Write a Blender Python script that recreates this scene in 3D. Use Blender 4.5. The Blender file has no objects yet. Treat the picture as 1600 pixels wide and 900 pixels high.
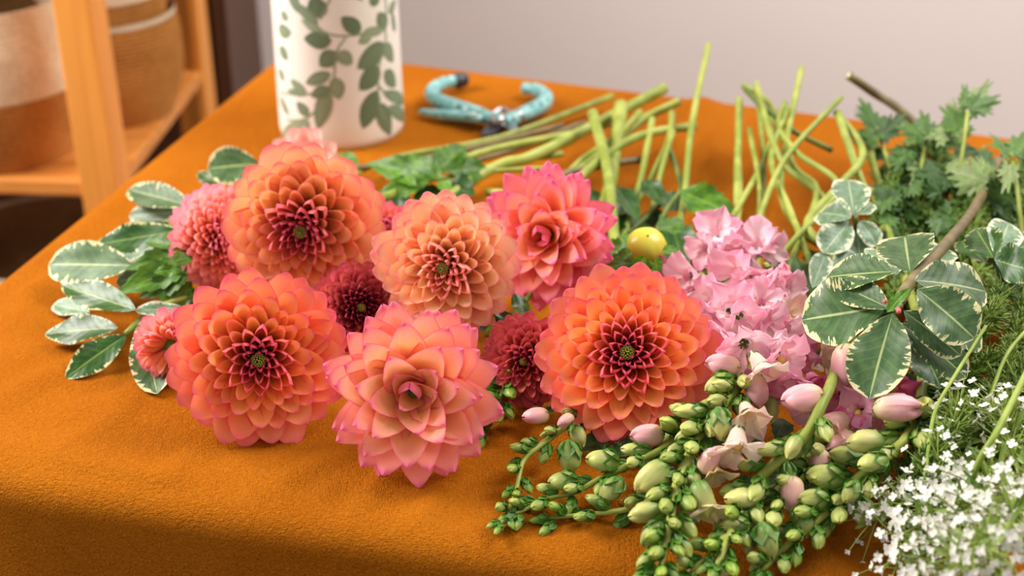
import bpy, math, random
from mathutils import Vector, Matrix, noise
C = bpy.context.scene.collection
sc = bpy.context.scene
PI = math.pi

# ------------------------------------------------------------------ camera
# table top is z = 0, the camera stands in front of it and looks down at it
F = 2222.0
CAMZ, PITCH = 0.55, math.radians(28)
cam_d = bpy.data.cameras.new('camera'); cam = bpy.data.objects.new('camera', cam_d); C.objects.link(cam)
cam_d.sensor_width = 36; cam_d.lens = 50; cam_d.clip_start = 0.02
cam.location = (0, 0, CAMZ); cam.rotation_euler = (PI/2 - PITCH, 0, 0)
cam_d.dof.use_dof = True; cam_d.dof.focus_distance = 0.93; cam_d.dof.aperture_fstop = 5.0
sc.camera = cam
RGT = Vector((1, 0, 0)); FWD = Vector((0, math.cos(PITCH), -math.sin(PITCH))); UPC = Vector((0, math.sin(PITCH), math.cos(PITCH)))
CAM = Vector((0, 0, CAMZ))
def ray(px, py): return FWD + RGT*((px-800)/F) + UPC*((450-py)/F)
def at(px, py, z=0.0):
    d = ray(px, py); return CAM + d*((z-CAMZ)/d.z)
def at_y(px, py, Y):
    d = ray(px, py); return CAM + d*(Y/d.y)
def mpp(p): return (Vector(p)-CAM).dot(FWD)/F          # metres per pixel at a point

# ------------------------------------------------------------------ light
w = bpy.data.worlds.new('world'); sc.world = w; w.use_nodes = True
w.node_tree.nodes['Background'].inputs[0].default_value = (1.0, 0.95, 0.91, 1)
w.node_tree.nodes['Background'].inputs[1].default_value = 0.42
def area(name, loc, target, sx, sy, power, col):
    l = bpy.data.lights.new(name, 'AREA'); l.shape = 'RECTANGLE'; l.size = sx; l.size_y = sy; l.energy = power; l.color = col
    o = bpy.data.objects.new(name, l); C.objects.link(o); o.location = loc
    o.rotation_euler = (Vector(target)-Vector(loc)).to_track_quat('-Z', 'Y').to_euler(); return o
area('window_light', (-1.42, 1.32, 1.12), (0.1, 1.1, 0.0), 0.8, 0.8, 47, (1.0, 0.95, 0.88))
area('wall_fill_light', (1.35, 1.45, 1.75), (1.15, 1.75, 0.0), 1.4, 1.0, 52, (1.0, 0.95, 0.9))  # added fill lamp without a real fitting, brightens the right of the wall
sc.view_settings.view_transform = 'Standard'; sc.view_settings.look = 'None'
sc.view_settings.exposure = 0.38; sc.view_settings.gamma = 1; sc.view_settings.use_curve_mapping = False
sc.cycles.use_denoising = True
sc.cycles.max_bounces = 6; sc.cycles.transparent_max_bounces = 6

# ------------------------------------------------------------------ helpers
def srgb(r, g, b):
    f = lambda c: (c/255/12.92) if c/255 <= 0.04045 else ((c/255+0.055)/1.055)**2.4
    return (f(r), f(g), f(b), 1.0)
def put(o, parent=None):
    C.objects.link(o)
    if parent is not None: o.parent = parent
    return o
def mesh(name, vs, fs, uvs=None, m=None, smooth=True):
    me = bpy.data.meshes.new(name); me.from_pydata([tuple(v) for v in vs], [], fs)
    if uvs:
        ul = me.uv_layers.new(name='UVMap')
        flat = []
        for l in me.loops: flat.extend(uvs[l.vertex_index])
        ul.data.foreach_set('uv', flat)
    if smooth: me.polygons.foreach_set('use_smooth', [True]*len(me.polygons))
    if m: me.materials.append(m)
    me.update(); return me
def obj(name, me, parent=None, M=None):
    o = bpy.data.objects.new(name, me); put(o, parent)
    if M is not None:
        o.matrix_local = M
    return o
def thing(name, label, cat, loc=(0, 0, 0), group=None):
    o = bpy.data.objects.new(name, None); o.empty_display_size = 0.02; C.objects.link(o); o.location = loc
    o['label'] = label; o['category'] = cat
    if group: o['group'] = group
    return o
def tag(o, label, cat, group=None):
    o['label'] = label; o['category'] = cat
    if group: o['group'] = group
    return o
def inv(o): return Matrix.Translation(-Vector(o.location))
def fr(P, Y, Zh, sx, sy, sz):
    """matrix whose Y runs along Y, Z as near as possible to Zh"""
    Y = Vector(Y).normalized(); Zh = Vector(Zh)
    Z = (Zh - Y*Zh.dot(Y))
    if Z.length < 1e-4: Z = Y.orthogonal()
    Z.normalize(); X = Y.cross(Z)
    P = Vector(P)
    return Matrix(((X.x*sx, Y.x*sy, Z.x*sz, P.x), (X.y*sx, Y.y*sy, Z.y*sz, P.y), (X.z*sx, Y.z*sy, Z.z*sz, P.z), (0, 0, 0, 1)))
def grid(name, fn, nu, nv, m=None, vm=lambda v: v):
    vs, uv, fs = [], [], []
    for j in range(nv+1):
        for i in range(nu+1):
            u, v = i/nu, vm(j/nv)
            vs.append(fn(u, v)); uv.append((u, v))
    W = nu+1
    for j in range(nv):
        for i in range(nu):
            a = j*W+i; fs.append((a, a+1, a+1+W, a+W))
    return mesh(name, vs, fs, uv, m)
class MB:
    def __init__(s): s.v = []; s.f = []; s.uv = []
    def add(s, vs, fs, uvs=None):
        b = len(s.v); s.v.extend(vs); s.f.extend([tuple(i+b for i in f) for f in fs]); s.uv.extend(uvs or [(0, 0)]*len(vs))
    def tube(s, pts, rad, n=8, cap=True):
        pts = [Vector(p) for p in pts]; N = len(pts)
        if not hasattr(rad, '__len__'): rad = [rad]*N
        t0 = (pts[1]-pts[0]).normalized(); nrm = t0.orthogonal().normalized(); vs = []; uv = []
        for i, p in enumerate(pts):
            t = (pts[min(i+1, N-1)]-pts[max(i-1, 0)])
            t = t.normalized() if t.length > 1e-9 else t0
            nrm = nrm - t*nrm.dot(t); nrm = nrm.normalized() if nrm.length > 1e-9 else t.orthogonal().normalized()
            b = t.cross(nrm)
            for k in range(n):
                a = 2*PI*k/n; vs.append(p + (nrm*math.cos(a)+b*math.sin(a))*rad[i]); uv.append((k/n, i/(N-1)))
        fs = [(i*n+k, i*n+(k+1) % n, (i+1)*n+(k+1) % n, (i+1)*n+k) for i in range(N-1) for k in range(n)]
        if cap: fs.append(tuple(range(n))[::-1]); fs.append(tuple((N-1)*n+k for k in range(n)))
        s.add(vs, fs, uv)
    def box(s, lo, hi, b=0.0):
        x0, y0, z0 = lo; x1, y1, z1 = hi
        s.add([Vector(p) for p in ((x0,y0,z0),(x1,y0,z0),(x1,y1,z0),(x0,y1,z0),(x0,y0,z1),(x1,y0,z1),(x1,y1,z1),(x0,y1,z1))],
              [(0,3,2,1),(4,5,6,7),(0,1,5,4),(1,2,6,5),(2,3,7,6),(3,0,4,7)])
    def mesh_in(s, me, M):
        b = [M @ v.co for v in me.vertices]; s.add(b, [tuple(p.vertices) for p in me.polygons])
    def build(s, name, m, parent=None, smooth=True, M=None, kind=None):
        me = mesh(name, s.v, s.f, s.uv, m, smooth); o = obj(name, me, parent, M)
        if kind: o['kind'] = kind
        return o
def smooth_line(pts, k=6):
    pts = [Vector(p) for p in pts]
    if len(pts) < 3:
        return [pts[0].lerp(pts[-1], i/k) for i in range(k+1)]
    P = [pts[0]*2-pts[1]] + pts + [pts[-1]*2-pts[-2]]; out = []
    for i in range(1, len(P)-2):
        for j in range(k):
            t = j/k; a, b, c, d = P[i-1], P[i], P[i+1], P[i+2]
            out.append(0.5*((2*b)+(c-a)*t+(2*a-5*b+4*c-d)*t*t+(3*b-a-3*c+d)*t**3))
    out.append(pts[-1]); return out
def lathe(name, prof, n, m=None, fn=None):
    vs, uv, fs = [], [], []; N = len(prof)
    for j, (r, z) in enumerate(prof):
        for i in range(n+1):
            a = 2*PI*i/n; k = fn(a, j/(N-1)) if fn else 1
            vs.append((r*k*math.cos(a), r*k*math.sin(a), z)); uv.append((i/n, j/(N-1)))
    W = n+1
    for j in range(N-1):
        for i in range(n):
            a = j*W+i; fs.append((a, a+1, a+1+W, a+W))
    return mesh(name, vs, fs, uv, m)
def sstep(a, b, x):
    t = max(0, min(1, (x-a)/(b-a))); return t*t*(3-2*t)

# ------------------------------------------------------------------ materials
class NT:
    def __init__(s, name):
        s.m = bpy.data.materials.new(name); s.m.use_nodes = True; s.t = s.m.node_tree; s.n = s.t.nodes
        s.p = s.n['Principled BSDF']; s.out = s.n['Material Output']
    def new(s, t, **kw):
        n = s.n.new(t)
        for k, v in kw.items(): setattr(n, k, v)
        return n
    def L(s, a, b): s.t.links.new(a, b)
    def math(s, op, a, b=None, c=None, clamp=False):
        n = s.new('ShaderNodeMath', operation=op); n.use_clamp = clamp
        for i, x in enumerate((a, b, c)):
            if x is None: continue
            if isinstance(x, (int, float)): n.inputs[i].default_value = x
            else: s.L(x, n.inputs[i])
        return n.outputs[0]
    def step(s, x, a, b, lo=0, hi=1):
        n = s.new('ShaderNodeMapRange', interpolation_type='SMOOTHSTEP'); s.L(x, n.inputs[0])
        for i, v in zip((1, 2, 3, 4), (a, b, lo, hi)): n.inputs[i].default_value = v
        return n.outputs[0]
    def mix(s, f, a, b):
        n = s.new('ShaderNodeMix', data_type='RGBA')
        if isinstance(f, (int, float)): n.inputs[0].default_value = f
        else: s.L(f, n.inputs[0])
        for i, x in ((6, a), (7, b)):
            if isinstance(x, tuple): n.inputs[i].default_value = x
            else: s.L(x, n.inputs[i])
        return n.outputs[2]
    def noise(s, scale, detail=3, vec=None, rough=0.5, dist=0):
        n = s.new('ShaderNodeTexNoise'); n.inputs['Scale'].default_value = scale; n.inputs['Detail'].default_value = detail
        n.inputs['Roughness'].default_value = rough; n.inputs['Distortion'].default_value = dist
        if vec is not None: s.L(vec, n.inputs['Vector'])
        return n.outputs['Fac']
    def mapping(s, vec, scale=(1,1,1), rot=(0,0,0)):
        n = s.new('ShaderNodeMapping'); s.L(vec, n.inputs[0]); n.inputs['Scale'].default_value = scale; n.inputs['Rotation'].default_value = rot
        return n.outputs[0]
    def bump(s, h, strength=0.3, dist=0.001, norm=None):
        n = s.new('ShaderNodeBump'); s.L(h, n.inputs['Height']); n.inputs['Strength'].default_value = strength; n.inputs['Distance'].default_value = dist
        if norm is not None: s.L(norm, n.inputs['Normal'])
        s.L(n.outputs[0], s.p.inputs['Normal']); return n.outputs[0]
    def fin(s, col, rough=0.5, spec=0.4, trans=0.0, tcol=None):
        if isinstance(col, tuple): s.p.inputs['Base Color'].default_value = col
        else: s.L(col, s.p.inputs['Base Color'])
        s.p.inputs['Roughness'].default_value = rough; s.p.inputs['Specular IOR Level'].default_value = spec
        if trans > 0:
            t = s.new('ShaderNodeBsdfTranslucent'); x = s.new('ShaderNodeMixShader'); x.inputs[0].default_value = trans
            c = col if tcol is None else tcol
            if isinstance(c, tuple): t.inputs[0].default_value = c
            else: s.L(c, t.inputs[0])
            s.L(s.p.outputs[0], x.inputs[1]); s.L(t.outputs[0], x.inputs[2]); s.L(x.outputs[0], s.out.inputs[0])
        return s.m
def flat(name, col, rough=0.5, spec=0.4, var=0.15, scale=30, trans=0, metal=0):
    n = NT(name); tc = n.new('ShaderNodeTexCoord'); f = n.noise(scale, 4, tc.outputs['Object'])
    dk = tuple(c*(1-var) for c in col[:3])+(1,); lt = tuple(min(1, c*(1+var)) for c in col[:3])+(1,)
    n.p.inputs['Metallic'].default_value = metal
    return n.fin(n.mix(f, dk, lt), rough, spec, trans)

def petal_mat(name, throat, mid, edge, core, outer, back=None, trans=0.36):
    n = NT(name); tc = n.new('ShaderNodeTexCoord'); oi = n.new('ShaderNodeObjectInfo')
    sep = n.new('ShaderNodeSeparateXYZ'); n.L(tc.outputs['UV'], sep.inputs[0]); u, v = sep.outputs[0], sep.outputs[1]
    oc = n.new('ShaderNodeSeparateColor'); n.L(oi.outputs['Color'], oc.inputs[0])
    au = n.math('ABSOLUTE', n.math('SUBTRACT', n.math('MULTIPLY', u, 2.0), 1.0))
    mp = n.mapping(tc.outputs['UV'], (22, 1.3, 1)); streak = n.noise(1.0, 3, mp)
    vv = n.math('ADD', v, n.math('MULTIPLY', n.math('SUBTRACT', streak, 0.5), 0.35))
    c = n.mix(n.step(vv, 0.50, 1.08), throat, mid)
    c = n.mix(n.math('MULTIPLY', oc.outputs[1], 0.65), c, outer)
    e = n.math('MAXIMUM', n.step(au, 0.74, 1.0), n.step(v, 0.91, 1.0))
    c = n.mix(n.math('MULTIPLY', e, 0.78), c, edge)
    c = n.mix(oc.outputs[0], c, core)
    g = n.new('ShaderNodeNewGeometry')
    c = n.mix(n.math('MULTIPLY', g.outputs['Backfacing'], 0.4), c, back or edge)
    hs = n.new('ShaderNodeHueSaturation'); n.L(c, hs.inputs['Color'])
    n.L(n.math('ADD', 0.96, n.math('MULTIPLY', oc.outputs[2], 0.22)), hs.inputs['Value'])
    n.L(n.math('ADD', 0.49, n.math('MULTIPLY', oi.outputs['Random'], 0.018)), hs.inputs['Hue'])
    n.bump(streak, 0.25, 0.0008)
    return n.fin(hs.outputs[0], 0.5, 0.3, trans)

def leaf_mat(name, green, dark, cream=None, edge=0.62, rough=0.35, vein=None, trans=0.2, silver=None):
    n = NT(name); tc = n.new('ShaderNodeTexCoord'); oi = n.new('ShaderNodeObjectInfo')
    sep = n.new('ShaderNodeSeparateXYZ'); n.L(tc.outputs['UV'], sep.inputs[0]); u, v = sep.outputs[0], sep.outputs[1]
    au = n.math('ABSOLUTE', n.math('SUBTRACT', n.math('MULTIPLY', u, 2.0), 1.0))
    off = n.new('ShaderNodeCombineXYZ'); n.L(n.math('MULTIPLY', oi.outputs['Random'], 37.0), off.inputs[0]); n.L(n.math('MULTIPLY', oi.outputs['Random'], 11.0), off.inputs[1])
    va = n.new('ShaderNodeVectorMath', operation='ADD'); n.L(tc.outputs['UV'], va.inputs[0]); n.L(off.outputs[0], va.inputs[1])
    nz = n.noise(6.0, 4, va.outputs[0])
    c = n.mix(n.step(nz, 0.35, 0.65), dark, green)
    # side veins
    w_ = n.math('SINE', n.math('MULTIPLY', n.math('SUBTRACT', v, n.math('MULTIPLY', au, 0.22)), 52.0))
    c = n.mix(n.math('MULTIPLY', n.step(w_, 0.80, 1.0), 0.10), c, vein or green)
    if silver: c = n.mix(n.math('MULTIPLY', n.step(nz, 0.5, 0.75), 0.6), c, silver)
    if cream:
        mp = n.mapping(va.outputs[0], (3.0, 16.0, 1)); zz = n.noise(1.0, 3, mp, 0.6)
        tip = n.step(v, 0.72, 1.0, 0, 0.3)
        m = n.math('ADD', n.math('ADD', au, tip), n.math('MULTIPLY', n.math('SUBTRACT', zz, 0.5), 1.7))
        m = n.math('ADD', m, n.math('MULTIPLY', n.math('SUBTRACT', n.noise(1.7, 1, va.outputs[0]), 0.5), 0.55))
        c = n.mix(n.step(m, edge+0.16, edge+0.22), c, cream)
    c = n.mix(n.step(au, 0.055, 0.02), c, vein or green)
    hs = n.new('ShaderNodeHueSaturation'); n.L(c, hs.inputs['Color'])
    n.L(n.math('ADD', 0.72, n.math('MULTIPLY', oi.outputs['Random'], 0.34)), hs.inputs['Value'])
    n.bump(n.math('ADD', n.math('MULTIPLY', w_, .4), n.math('MULTIPLY', nz, 2)), 0.25, 0.0004)
    return n.fin(hs.outputs[0], rough, 0.5, trans)

def stem_mat(name, a, b, sc_=60):
    n = NT(name); tc = n.new('ShaderNodeTexCoord'); oi = n.new('ShaderNodeObjectInfo')
    f = n.noise(sc_, 4, tc.outputs['Object']); f2 = n.noise(8, 2, tc.outputs['Object'])
    c = n.mix(n.step(n.math('ADD', n.math('MULTIPLY', f, 0.5), n.math('MULTIPLY', f2, 0.5)), 0.4, 0.62), a, b)
    n.bump(f, 0.2, 0.0005)
    return n.fin(c, 0.45, 0.4, 0.08)

def bud_mat(name, lo, hi, ripe, trans=0.15):
    n = NT(name); tc = n.new('ShaderNodeTexCoord'); oi = n.new('ShaderNodeObjectInfo')
    sep = n.new('ShaderNodeSeparateXYZ'); n.L(tc.outputs['UV'], sep.inputs[0]); v = sep.outputs[1]
    oc = n.new('ShaderNodeSeparateColor'); n.L(oi.outputs['Color'], oc.inputs[0])
    mp = n.mapping(tc.outputs['UV'], (14, 2, 1)); st = n.noise(1.0, 3, mp)
    vv = n.math('ADD', v, n.math('MULTIPLY', n.math('SUBTRACT', st, 0.5), 0.4))
    c = n.mix(n.step(vv, 0.45, 1.1), lo, hi)
    c = n.mix(n.math('MULTIPLY', oc.outputs[0], n.step(vv, -0.1, 0.6)), c, ripe)
    hs = n.new('ShaderNodeHueSaturation'); n.L(c, hs.inputs['Color'])
    n.L(n.math('ADD', 0.85, n.math('MULTIPLY', oc.outputs[2], 0.3)), hs.inputs['Value'])
    n.bump(st, 0.3, 0.0006)
    return n.fin(hs.outputs[0], 0.42, 0.45, trans)

MT = {}
MT['stem'] = stem_mat('stem_green', srgb(128, 142, 52), srgb(168, 176, 84))
MT['stem_dark'] = stem_mat('stem_dark', srgb(84, 104, 40), srgb(124, 140, 62))
MT['stem_brown'] = stem_mat('stem_brown', srgb(98, 84, 56), srgb(134, 120, 74))
MT['vleaf'] = leaf_mat('variegated_leaf', srgb(84, 118, 66), srgb(58, 94, 48), srgb(232, 224, 170), 0.76, 0.48, srgb(178, 196, 130), 0.18)
MT['vleaf_dark'] = leaf_mat('variegated_leaf_deep', srgb(58, 104, 34), srgb(32, 76, 20), srgb(222, 220, 160), 0.82, 0.38, srgb(140, 170, 80), 0.2)
MT['vleaf_pale'] = leaf_mat('variegated_leaf_pale', srgb(124, 152, 122), srgb(96, 128, 92), srgb(226, 228, 196), 0.66, 0.45, srgb(180, 200, 160), 0.18)
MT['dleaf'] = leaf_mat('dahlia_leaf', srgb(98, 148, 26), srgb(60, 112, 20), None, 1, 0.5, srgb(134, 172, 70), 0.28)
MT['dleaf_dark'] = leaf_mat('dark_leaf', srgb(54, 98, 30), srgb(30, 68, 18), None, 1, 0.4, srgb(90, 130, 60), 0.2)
MT['pleaf'] = leaf_mat('parsley_leaf', srgb(92, 132, 52), srgb(62, 102, 38), None, 1, 0.5, srgb(120, 152, 76), 0.28)
MT['pleaf_pale'] = leaf_mat('pale_leaf', srgb(150, 172, 104), srgb(120, 148, 80), None, 1, 0.5, srgb(176, 190, 130), 0.28)
MT['bud'] = bud_mat('snapdragon_bud', srgb(78, 126, 28), srgb(170, 188, 70), srgb(236, 222, 150))
MT['pbud'] = bud_mat('pink_bud', srgb(226, 196, 150), srgb(240, 190, 186), srgb(238, 170, 180))
MT['calyx'] = stem_mat('calyx_green', srgb(66, 116, 36), srgb(104, 148, 52), 120)
MT['feather'] = stem_mat('feather_green', srgb(84, 116, 36), srgb(128, 152, 62), 40)
MT['filler_stem'] = stem_mat('filler_stem', srgb(120, 146, 50), srgb(160, 178, 80), 40)
MT['white'] = flat('white_petal', srgb(246, 244, 236), 0.55, 0.3, 0.05, 200, 0.25)
def bloom_mat(name, inner, outer_):
    n = NT(name); tc = n.new('ShaderNodeTexCoord'); oi = n.new('ShaderNodeObjectInfo')
    sep = n.new('ShaderNodeSeparateXYZ'); n.L(tc.outputs['UV'], sep.inputs[0]); v = sep.outputs[1]
    mp = n.mapping(tc.outputs['UV'], (12, 2, 1)); st = n.noise(1.0, 3, mp)
    c = n.mix(n.step(n.math('ADD', v, n.math('MULTIPLY', n.math('SUBTRACT', st, 0.5), 0.6)), 0.15, 0.8), inner, outer_)
    hs = n.new('ShaderNodeHueSaturation'); n.L(c, hs.inputs['Color'])
    n.L(n.math('ADD', 0.9, n.math('MULTIPLY', oi.outputs['Random'], 0.16)), hs.inputs['Value'])
    n.L(n.math('ADD', 0.75, n.math('MULTIPLY', oi.outputs['Random'], 0.4)), hs.inputs['Saturation'])
    n.bump(st, 0.3, 0.0006)
    return n.fin(hs.outputs[0], 0.6, 0.2, 0.32)
MT['pink'] = bloom_mat('snap_pink', srgb(252, 216, 222), srgb(250, 184, 208))
MT['deep'] = bloom_mat('snap_deep_pink', srgb(236, 150, 178), srgb(222, 120, 164))
MT['blush'] = bloom_mat('snap_blush', srgb(244, 226, 196), srgb(240, 204, 192))
MT['cream'] = bloom_mat('snap_cream', srgb(228, 222, 160), srgb(238, 222, 180))

# ------------------------------------------------------------------ setting
def cloth_material():
    n = NT('rust_linen'); tc = n.new('ShaderNodeTexCoord'); o = tc.outputs['Object']
    big = n.noise(5, 3, o); med = n.noise(60, 4, o)
    a = n.noise(1, 2, n.mapping(o, (1900, 260, 500), (0, 0, 0.35))); b = n.noise(1, 2, n.mapping(o, (260, 1900, 500), (0, 0, 0.35)))
    cr = n.noise(420, 3, o, 0.6, 0.6)
    c = n.mix(n.step(big, 0.3, 0.7), srgb(168, 92, 10), srgb(182, 105, 16))
    th = n.math('ADD', n.math('MULTIPLY', a, 0.5), n.math('MULTIPLY', b, 0.5))
    c = n.mix(n.math('MULTIPLY', n.step(th, 0.54, 0.68), 0.55), c, srgb(214, 138, 40))
    c = n.mix(n.math('MULTIPLY', n.step(th, 0.46, 0.34), 0.55), c, srgb(132, 66, 4))
    h = n.math('ADD', n.math('MULTIPLY', cr, 1.0), n.math('MULTIPLY', th, 1.0))
    b1 = n.bump(h, 1.0, 0.0022)
    b2 = n.bump(n.noise(28, 3, n.mapping(o, (1.0, 0.35, 1), (0, 0, -0.7))), 0.28, 0.012, b1)
    return n.fin(c, 0.9, 0.06)
MT['cloth'] = cloth_material()
def wall_mat(name, col):
    n = NT(name); tc = n.new('ShaderNodeTexCoord'); f = n.noise(3, 3, tc.outputs['Object']); g = n.noise(220, 3, tc.outputs['Object'])
    n.bump(g, 0.1, 0.001)
    return n.fin(n.mix(f, tuple(c*0.96 for c in col[:3])+(1,), col), 0.8, 0.2)
def wood_mat(name, a, b, axis=2):
    n = NT(name); tc = n.new('ShaderNodeTexCoord'); s = [60, 60, 60]; s[axis] = 3
    f = n.noise(1, 4, n.mapping(tc.outputs['Object'], tuple(s)), 0.5, 0.6)
    n.bump(f, 0.15, 0.001)
    return n.fin(n.mix(n.step(f, 0.3, 0.7), a, b), 0.45, 0.4)
MT['wood'] = wood_mat('honey_pine', srgb(206, 128, 48), srgb(236, 160, 72))
MT['wood_x'] = wood_mat('honey_pine_board', srgb(200, 124, 52), srgb(228, 154, 76), 0)
MT['floorwood'] = wood_mat('floor_boards', srgb(66, 40, 24), srgb(86, 54, 34), 1)

def slab(name, lo, hi, m, **kw):
    b = MB(); b.box(lo, hi); o = b.build(name, m, None, False); o['kind'] = 'structure'; return o
slab('floor', (-2.6, -1.6, -0.80), (3.2, 2.75, -0.75), MT['floorwood'])
slab('wall_back', (-2.6, 2.6, -0.75), (3.2, 2.7, 1.9), wall_mat('plaster', srgb(238, 228, 224)))
slab('baseboard_back', (-0.6, 2.582, -0.75), (3.2, 2.6, -0.65), wall_mat('baseboard_paint', srgb(226, 220, 212)))

# ------------------------------------------------------------------ table and cloth
BL, BR, FR, FL = Vector((-0.275, 1.665)), Vector((1.10, 1.16)), Vector((1.04, 0.44)), Vector((-0.50, 0.80))
def outline(inset=0.0, N=420):
    cs = [(BL, 0.07), (BR, 0.16), (FR, 0.16), (FL, 0.20)]
    pts = []
    for i, (c, r) in enumerate(cs):
        a = (cs[i-1][0]-c).normalized(); b = (cs[(i+1) % 4][0]-c).normalized()
        ang = math.acos(a.dot(b)); d = r/math.tan(ang/2)
        p0, p1 = c+a*d, c+b*d
        for k in range(13):
            t = k/12; pts.append(p0*(1-t)**2+c*(2*t*(1-t))+p1*t*t)
    # resample by length
    L = [0]
    for i in range(len(pts)): L.append(L[-1]+(pts[(i+1) % len(pts)]-pts[i]).length)
    out = []; j = 0
    for k in range(N):
        s = L[-1]*k/N
        while L[j+1] < s: j += 1
        t = (s-L[j])/(L[j+1]-L[j]); out.append(pts[j].lerp(pts[(j+1) % len(pts)], t))
    if inset:
        res = []
        for k in range(N):
            t = (out[(k+1) % N]-out[k-1]).normalized(); res.append(out[k]+Vector((t.y, -t.x))*inset)   # clockwise outline: right side is inside
        return res
    return out
# wrinkles: (x0,y0,x1,y1,amp,width) from the creases seen in the cloth
WR = []
for (a, b, c, d, am, wd) in [(0,625,240,520,.0028,.012),(40,560,200,545,.002,.01),(120,640,330,600,.0026,.014),(20,500,120,420,.0022,.016),
                             (250,700,420,640,.0018,.012),(560,800,640,700,.0022,.01),(640,840,720,720,.0018,.009),(430,770,540,700,.0016,.01),
                             (190,330,330,230,.0016,.02),(60,380,190,300,.002,.02),(1040,250,1100,160,.006,.014),(1100,300,1130,170,.004,.012),(1160,330,1190,190,.005,.014),
                             (0,690,300,760,.0015,.014),(300,560,200,620,.002,.008),(30,470,150,400,.0018,.010),(330,690,250,760,.0016,.008),(110,700,230,620,.0018,.010),(880,860,960,780,.0018,.010),(560,730,480,800,.0014,.010),(760,880,860,760,.0016,.01)]:
    p, q = at(a, b), at(c, d); WR.append((p.xy, q.xy, am*1.9, wd*1.1))
def wrinkle(x, y):
    z = 0; P = Vector((x, y))
    for p, q, am, wd in WR:
        d = q-p; L = d.length; d = d/L; r = P-p; s = r.dot(d); o = r.x*d.y-r.y*d.x
        if abs(o) > wd*3.5: continue
        z += am*math.exp(-(o/wd)**2)*sstep(-0.03, 0.03, s)*sstep(L+0.03, L-0.03, s)
    z += 0.0014*noise.noise(Vector((x*9, y*16, 0)))+0.0006*noise.noise(Vector((x*38+y*20, y*30, 3)))
    return z
def build_cloth():
    N = 560; out = outline(0, N); cen = Vector((0.30, 1.03)); vs = []; uv = []; rings = 0
    nr = 90; RR = 0.022
    for j in range(nr+1):
        t = (j/nr)
        for k in range(N):
            e = out[k]; tn = (out[(k+1) % N]-out[k-1]).normalized(); inn = Vector((tn.y, -tn.x))
            p = cen.lerp(e+inn*RR, t); vs.append((p.x, p.y, 0.001+wrinkle(p.x, p.y)*sstep(0, 0.02, 1.01-t)))
        rings += 1
    for j in range(1, 9):                                     # roll over the edge
        a = PI/2*j/8
        for k in range(N):
            e = out[k]; tn = (out[(k+1) % N]-out[k-1]).normalized(); inn = Vector((tn.y, -tn.x))
            p = e+inn*(RR*(1-math.sin(a))); vs.append((p.x, p.y, -RR*(1-math.cos(a))+0.001))
        rings += 1
    nd = 26; H = 0.42
    for j in range(1, nd+1):
        t = j/nd
        for k in range(N):
            e = out[k]; tn = (out[(k+1) % N]-out[k-1]).normalized(); inn = Vector((tn.y, -tn.x))
            s = k/N*2*PI
            f = (0.5+0.5*math.sin(s*23+2.2*math.sin(s*5)+t))*0.030+(0.5+0.5*math.sin(s*61+1.5*math.sin(s*9)))*0.008
            p = e-inn*(f*sstep(0, 1, t)+0.012*t); vs.append((p.x, p.y, -RR-H*t))
        rings += 1
    fs = []
    for j in range(rings-1):
        for k in range(N):
            a = j*N+k; b = j*N+(k+1) % N; fs.append((a, b, b+N, a+N))
    me = mesh('tablecloth', vs, [f[::-1] for f in fs], None, MT['cloth']); o = obj('tablecloth', me)
    tag(o, 'rust orange linen tablecloth draped over the table under the flowers', 'tablecloth')
build_cloth()
def build_table():
    t = thing('table', 'wooden table hidden beneath the rust orange cloth', 'table', (0.3, 1.03, -0.75))
    o = outline(0.014, 120); b = MB()
    top = [Vector((p.x, p.y, -0.004)) for p in o]; bot = [Vector((p.x, p.y, -0.03)) for p in o]; n = 120
    b.add(top+bot, [tuple(range(n))[::-1], tuple(range(n, 2*n))]+[(k, (k+1) % n, (k+1) % n+n, k+n) for k in range(n)])
    x = b.build('tabletop', MT['wood_x'], t, False, inv(t))
    for (px, py) in ((-0.30, 0.95), (-0.18, 1.48), (0.92, 0.62), (0.95, 1.08)):
        b = MB(); b.box((px-.025, py-.025, -0.75), (px+.025, py+.025, -0.03)); b.build('leg', MT['wood'], t, False, inv(t))
build_table()

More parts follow.
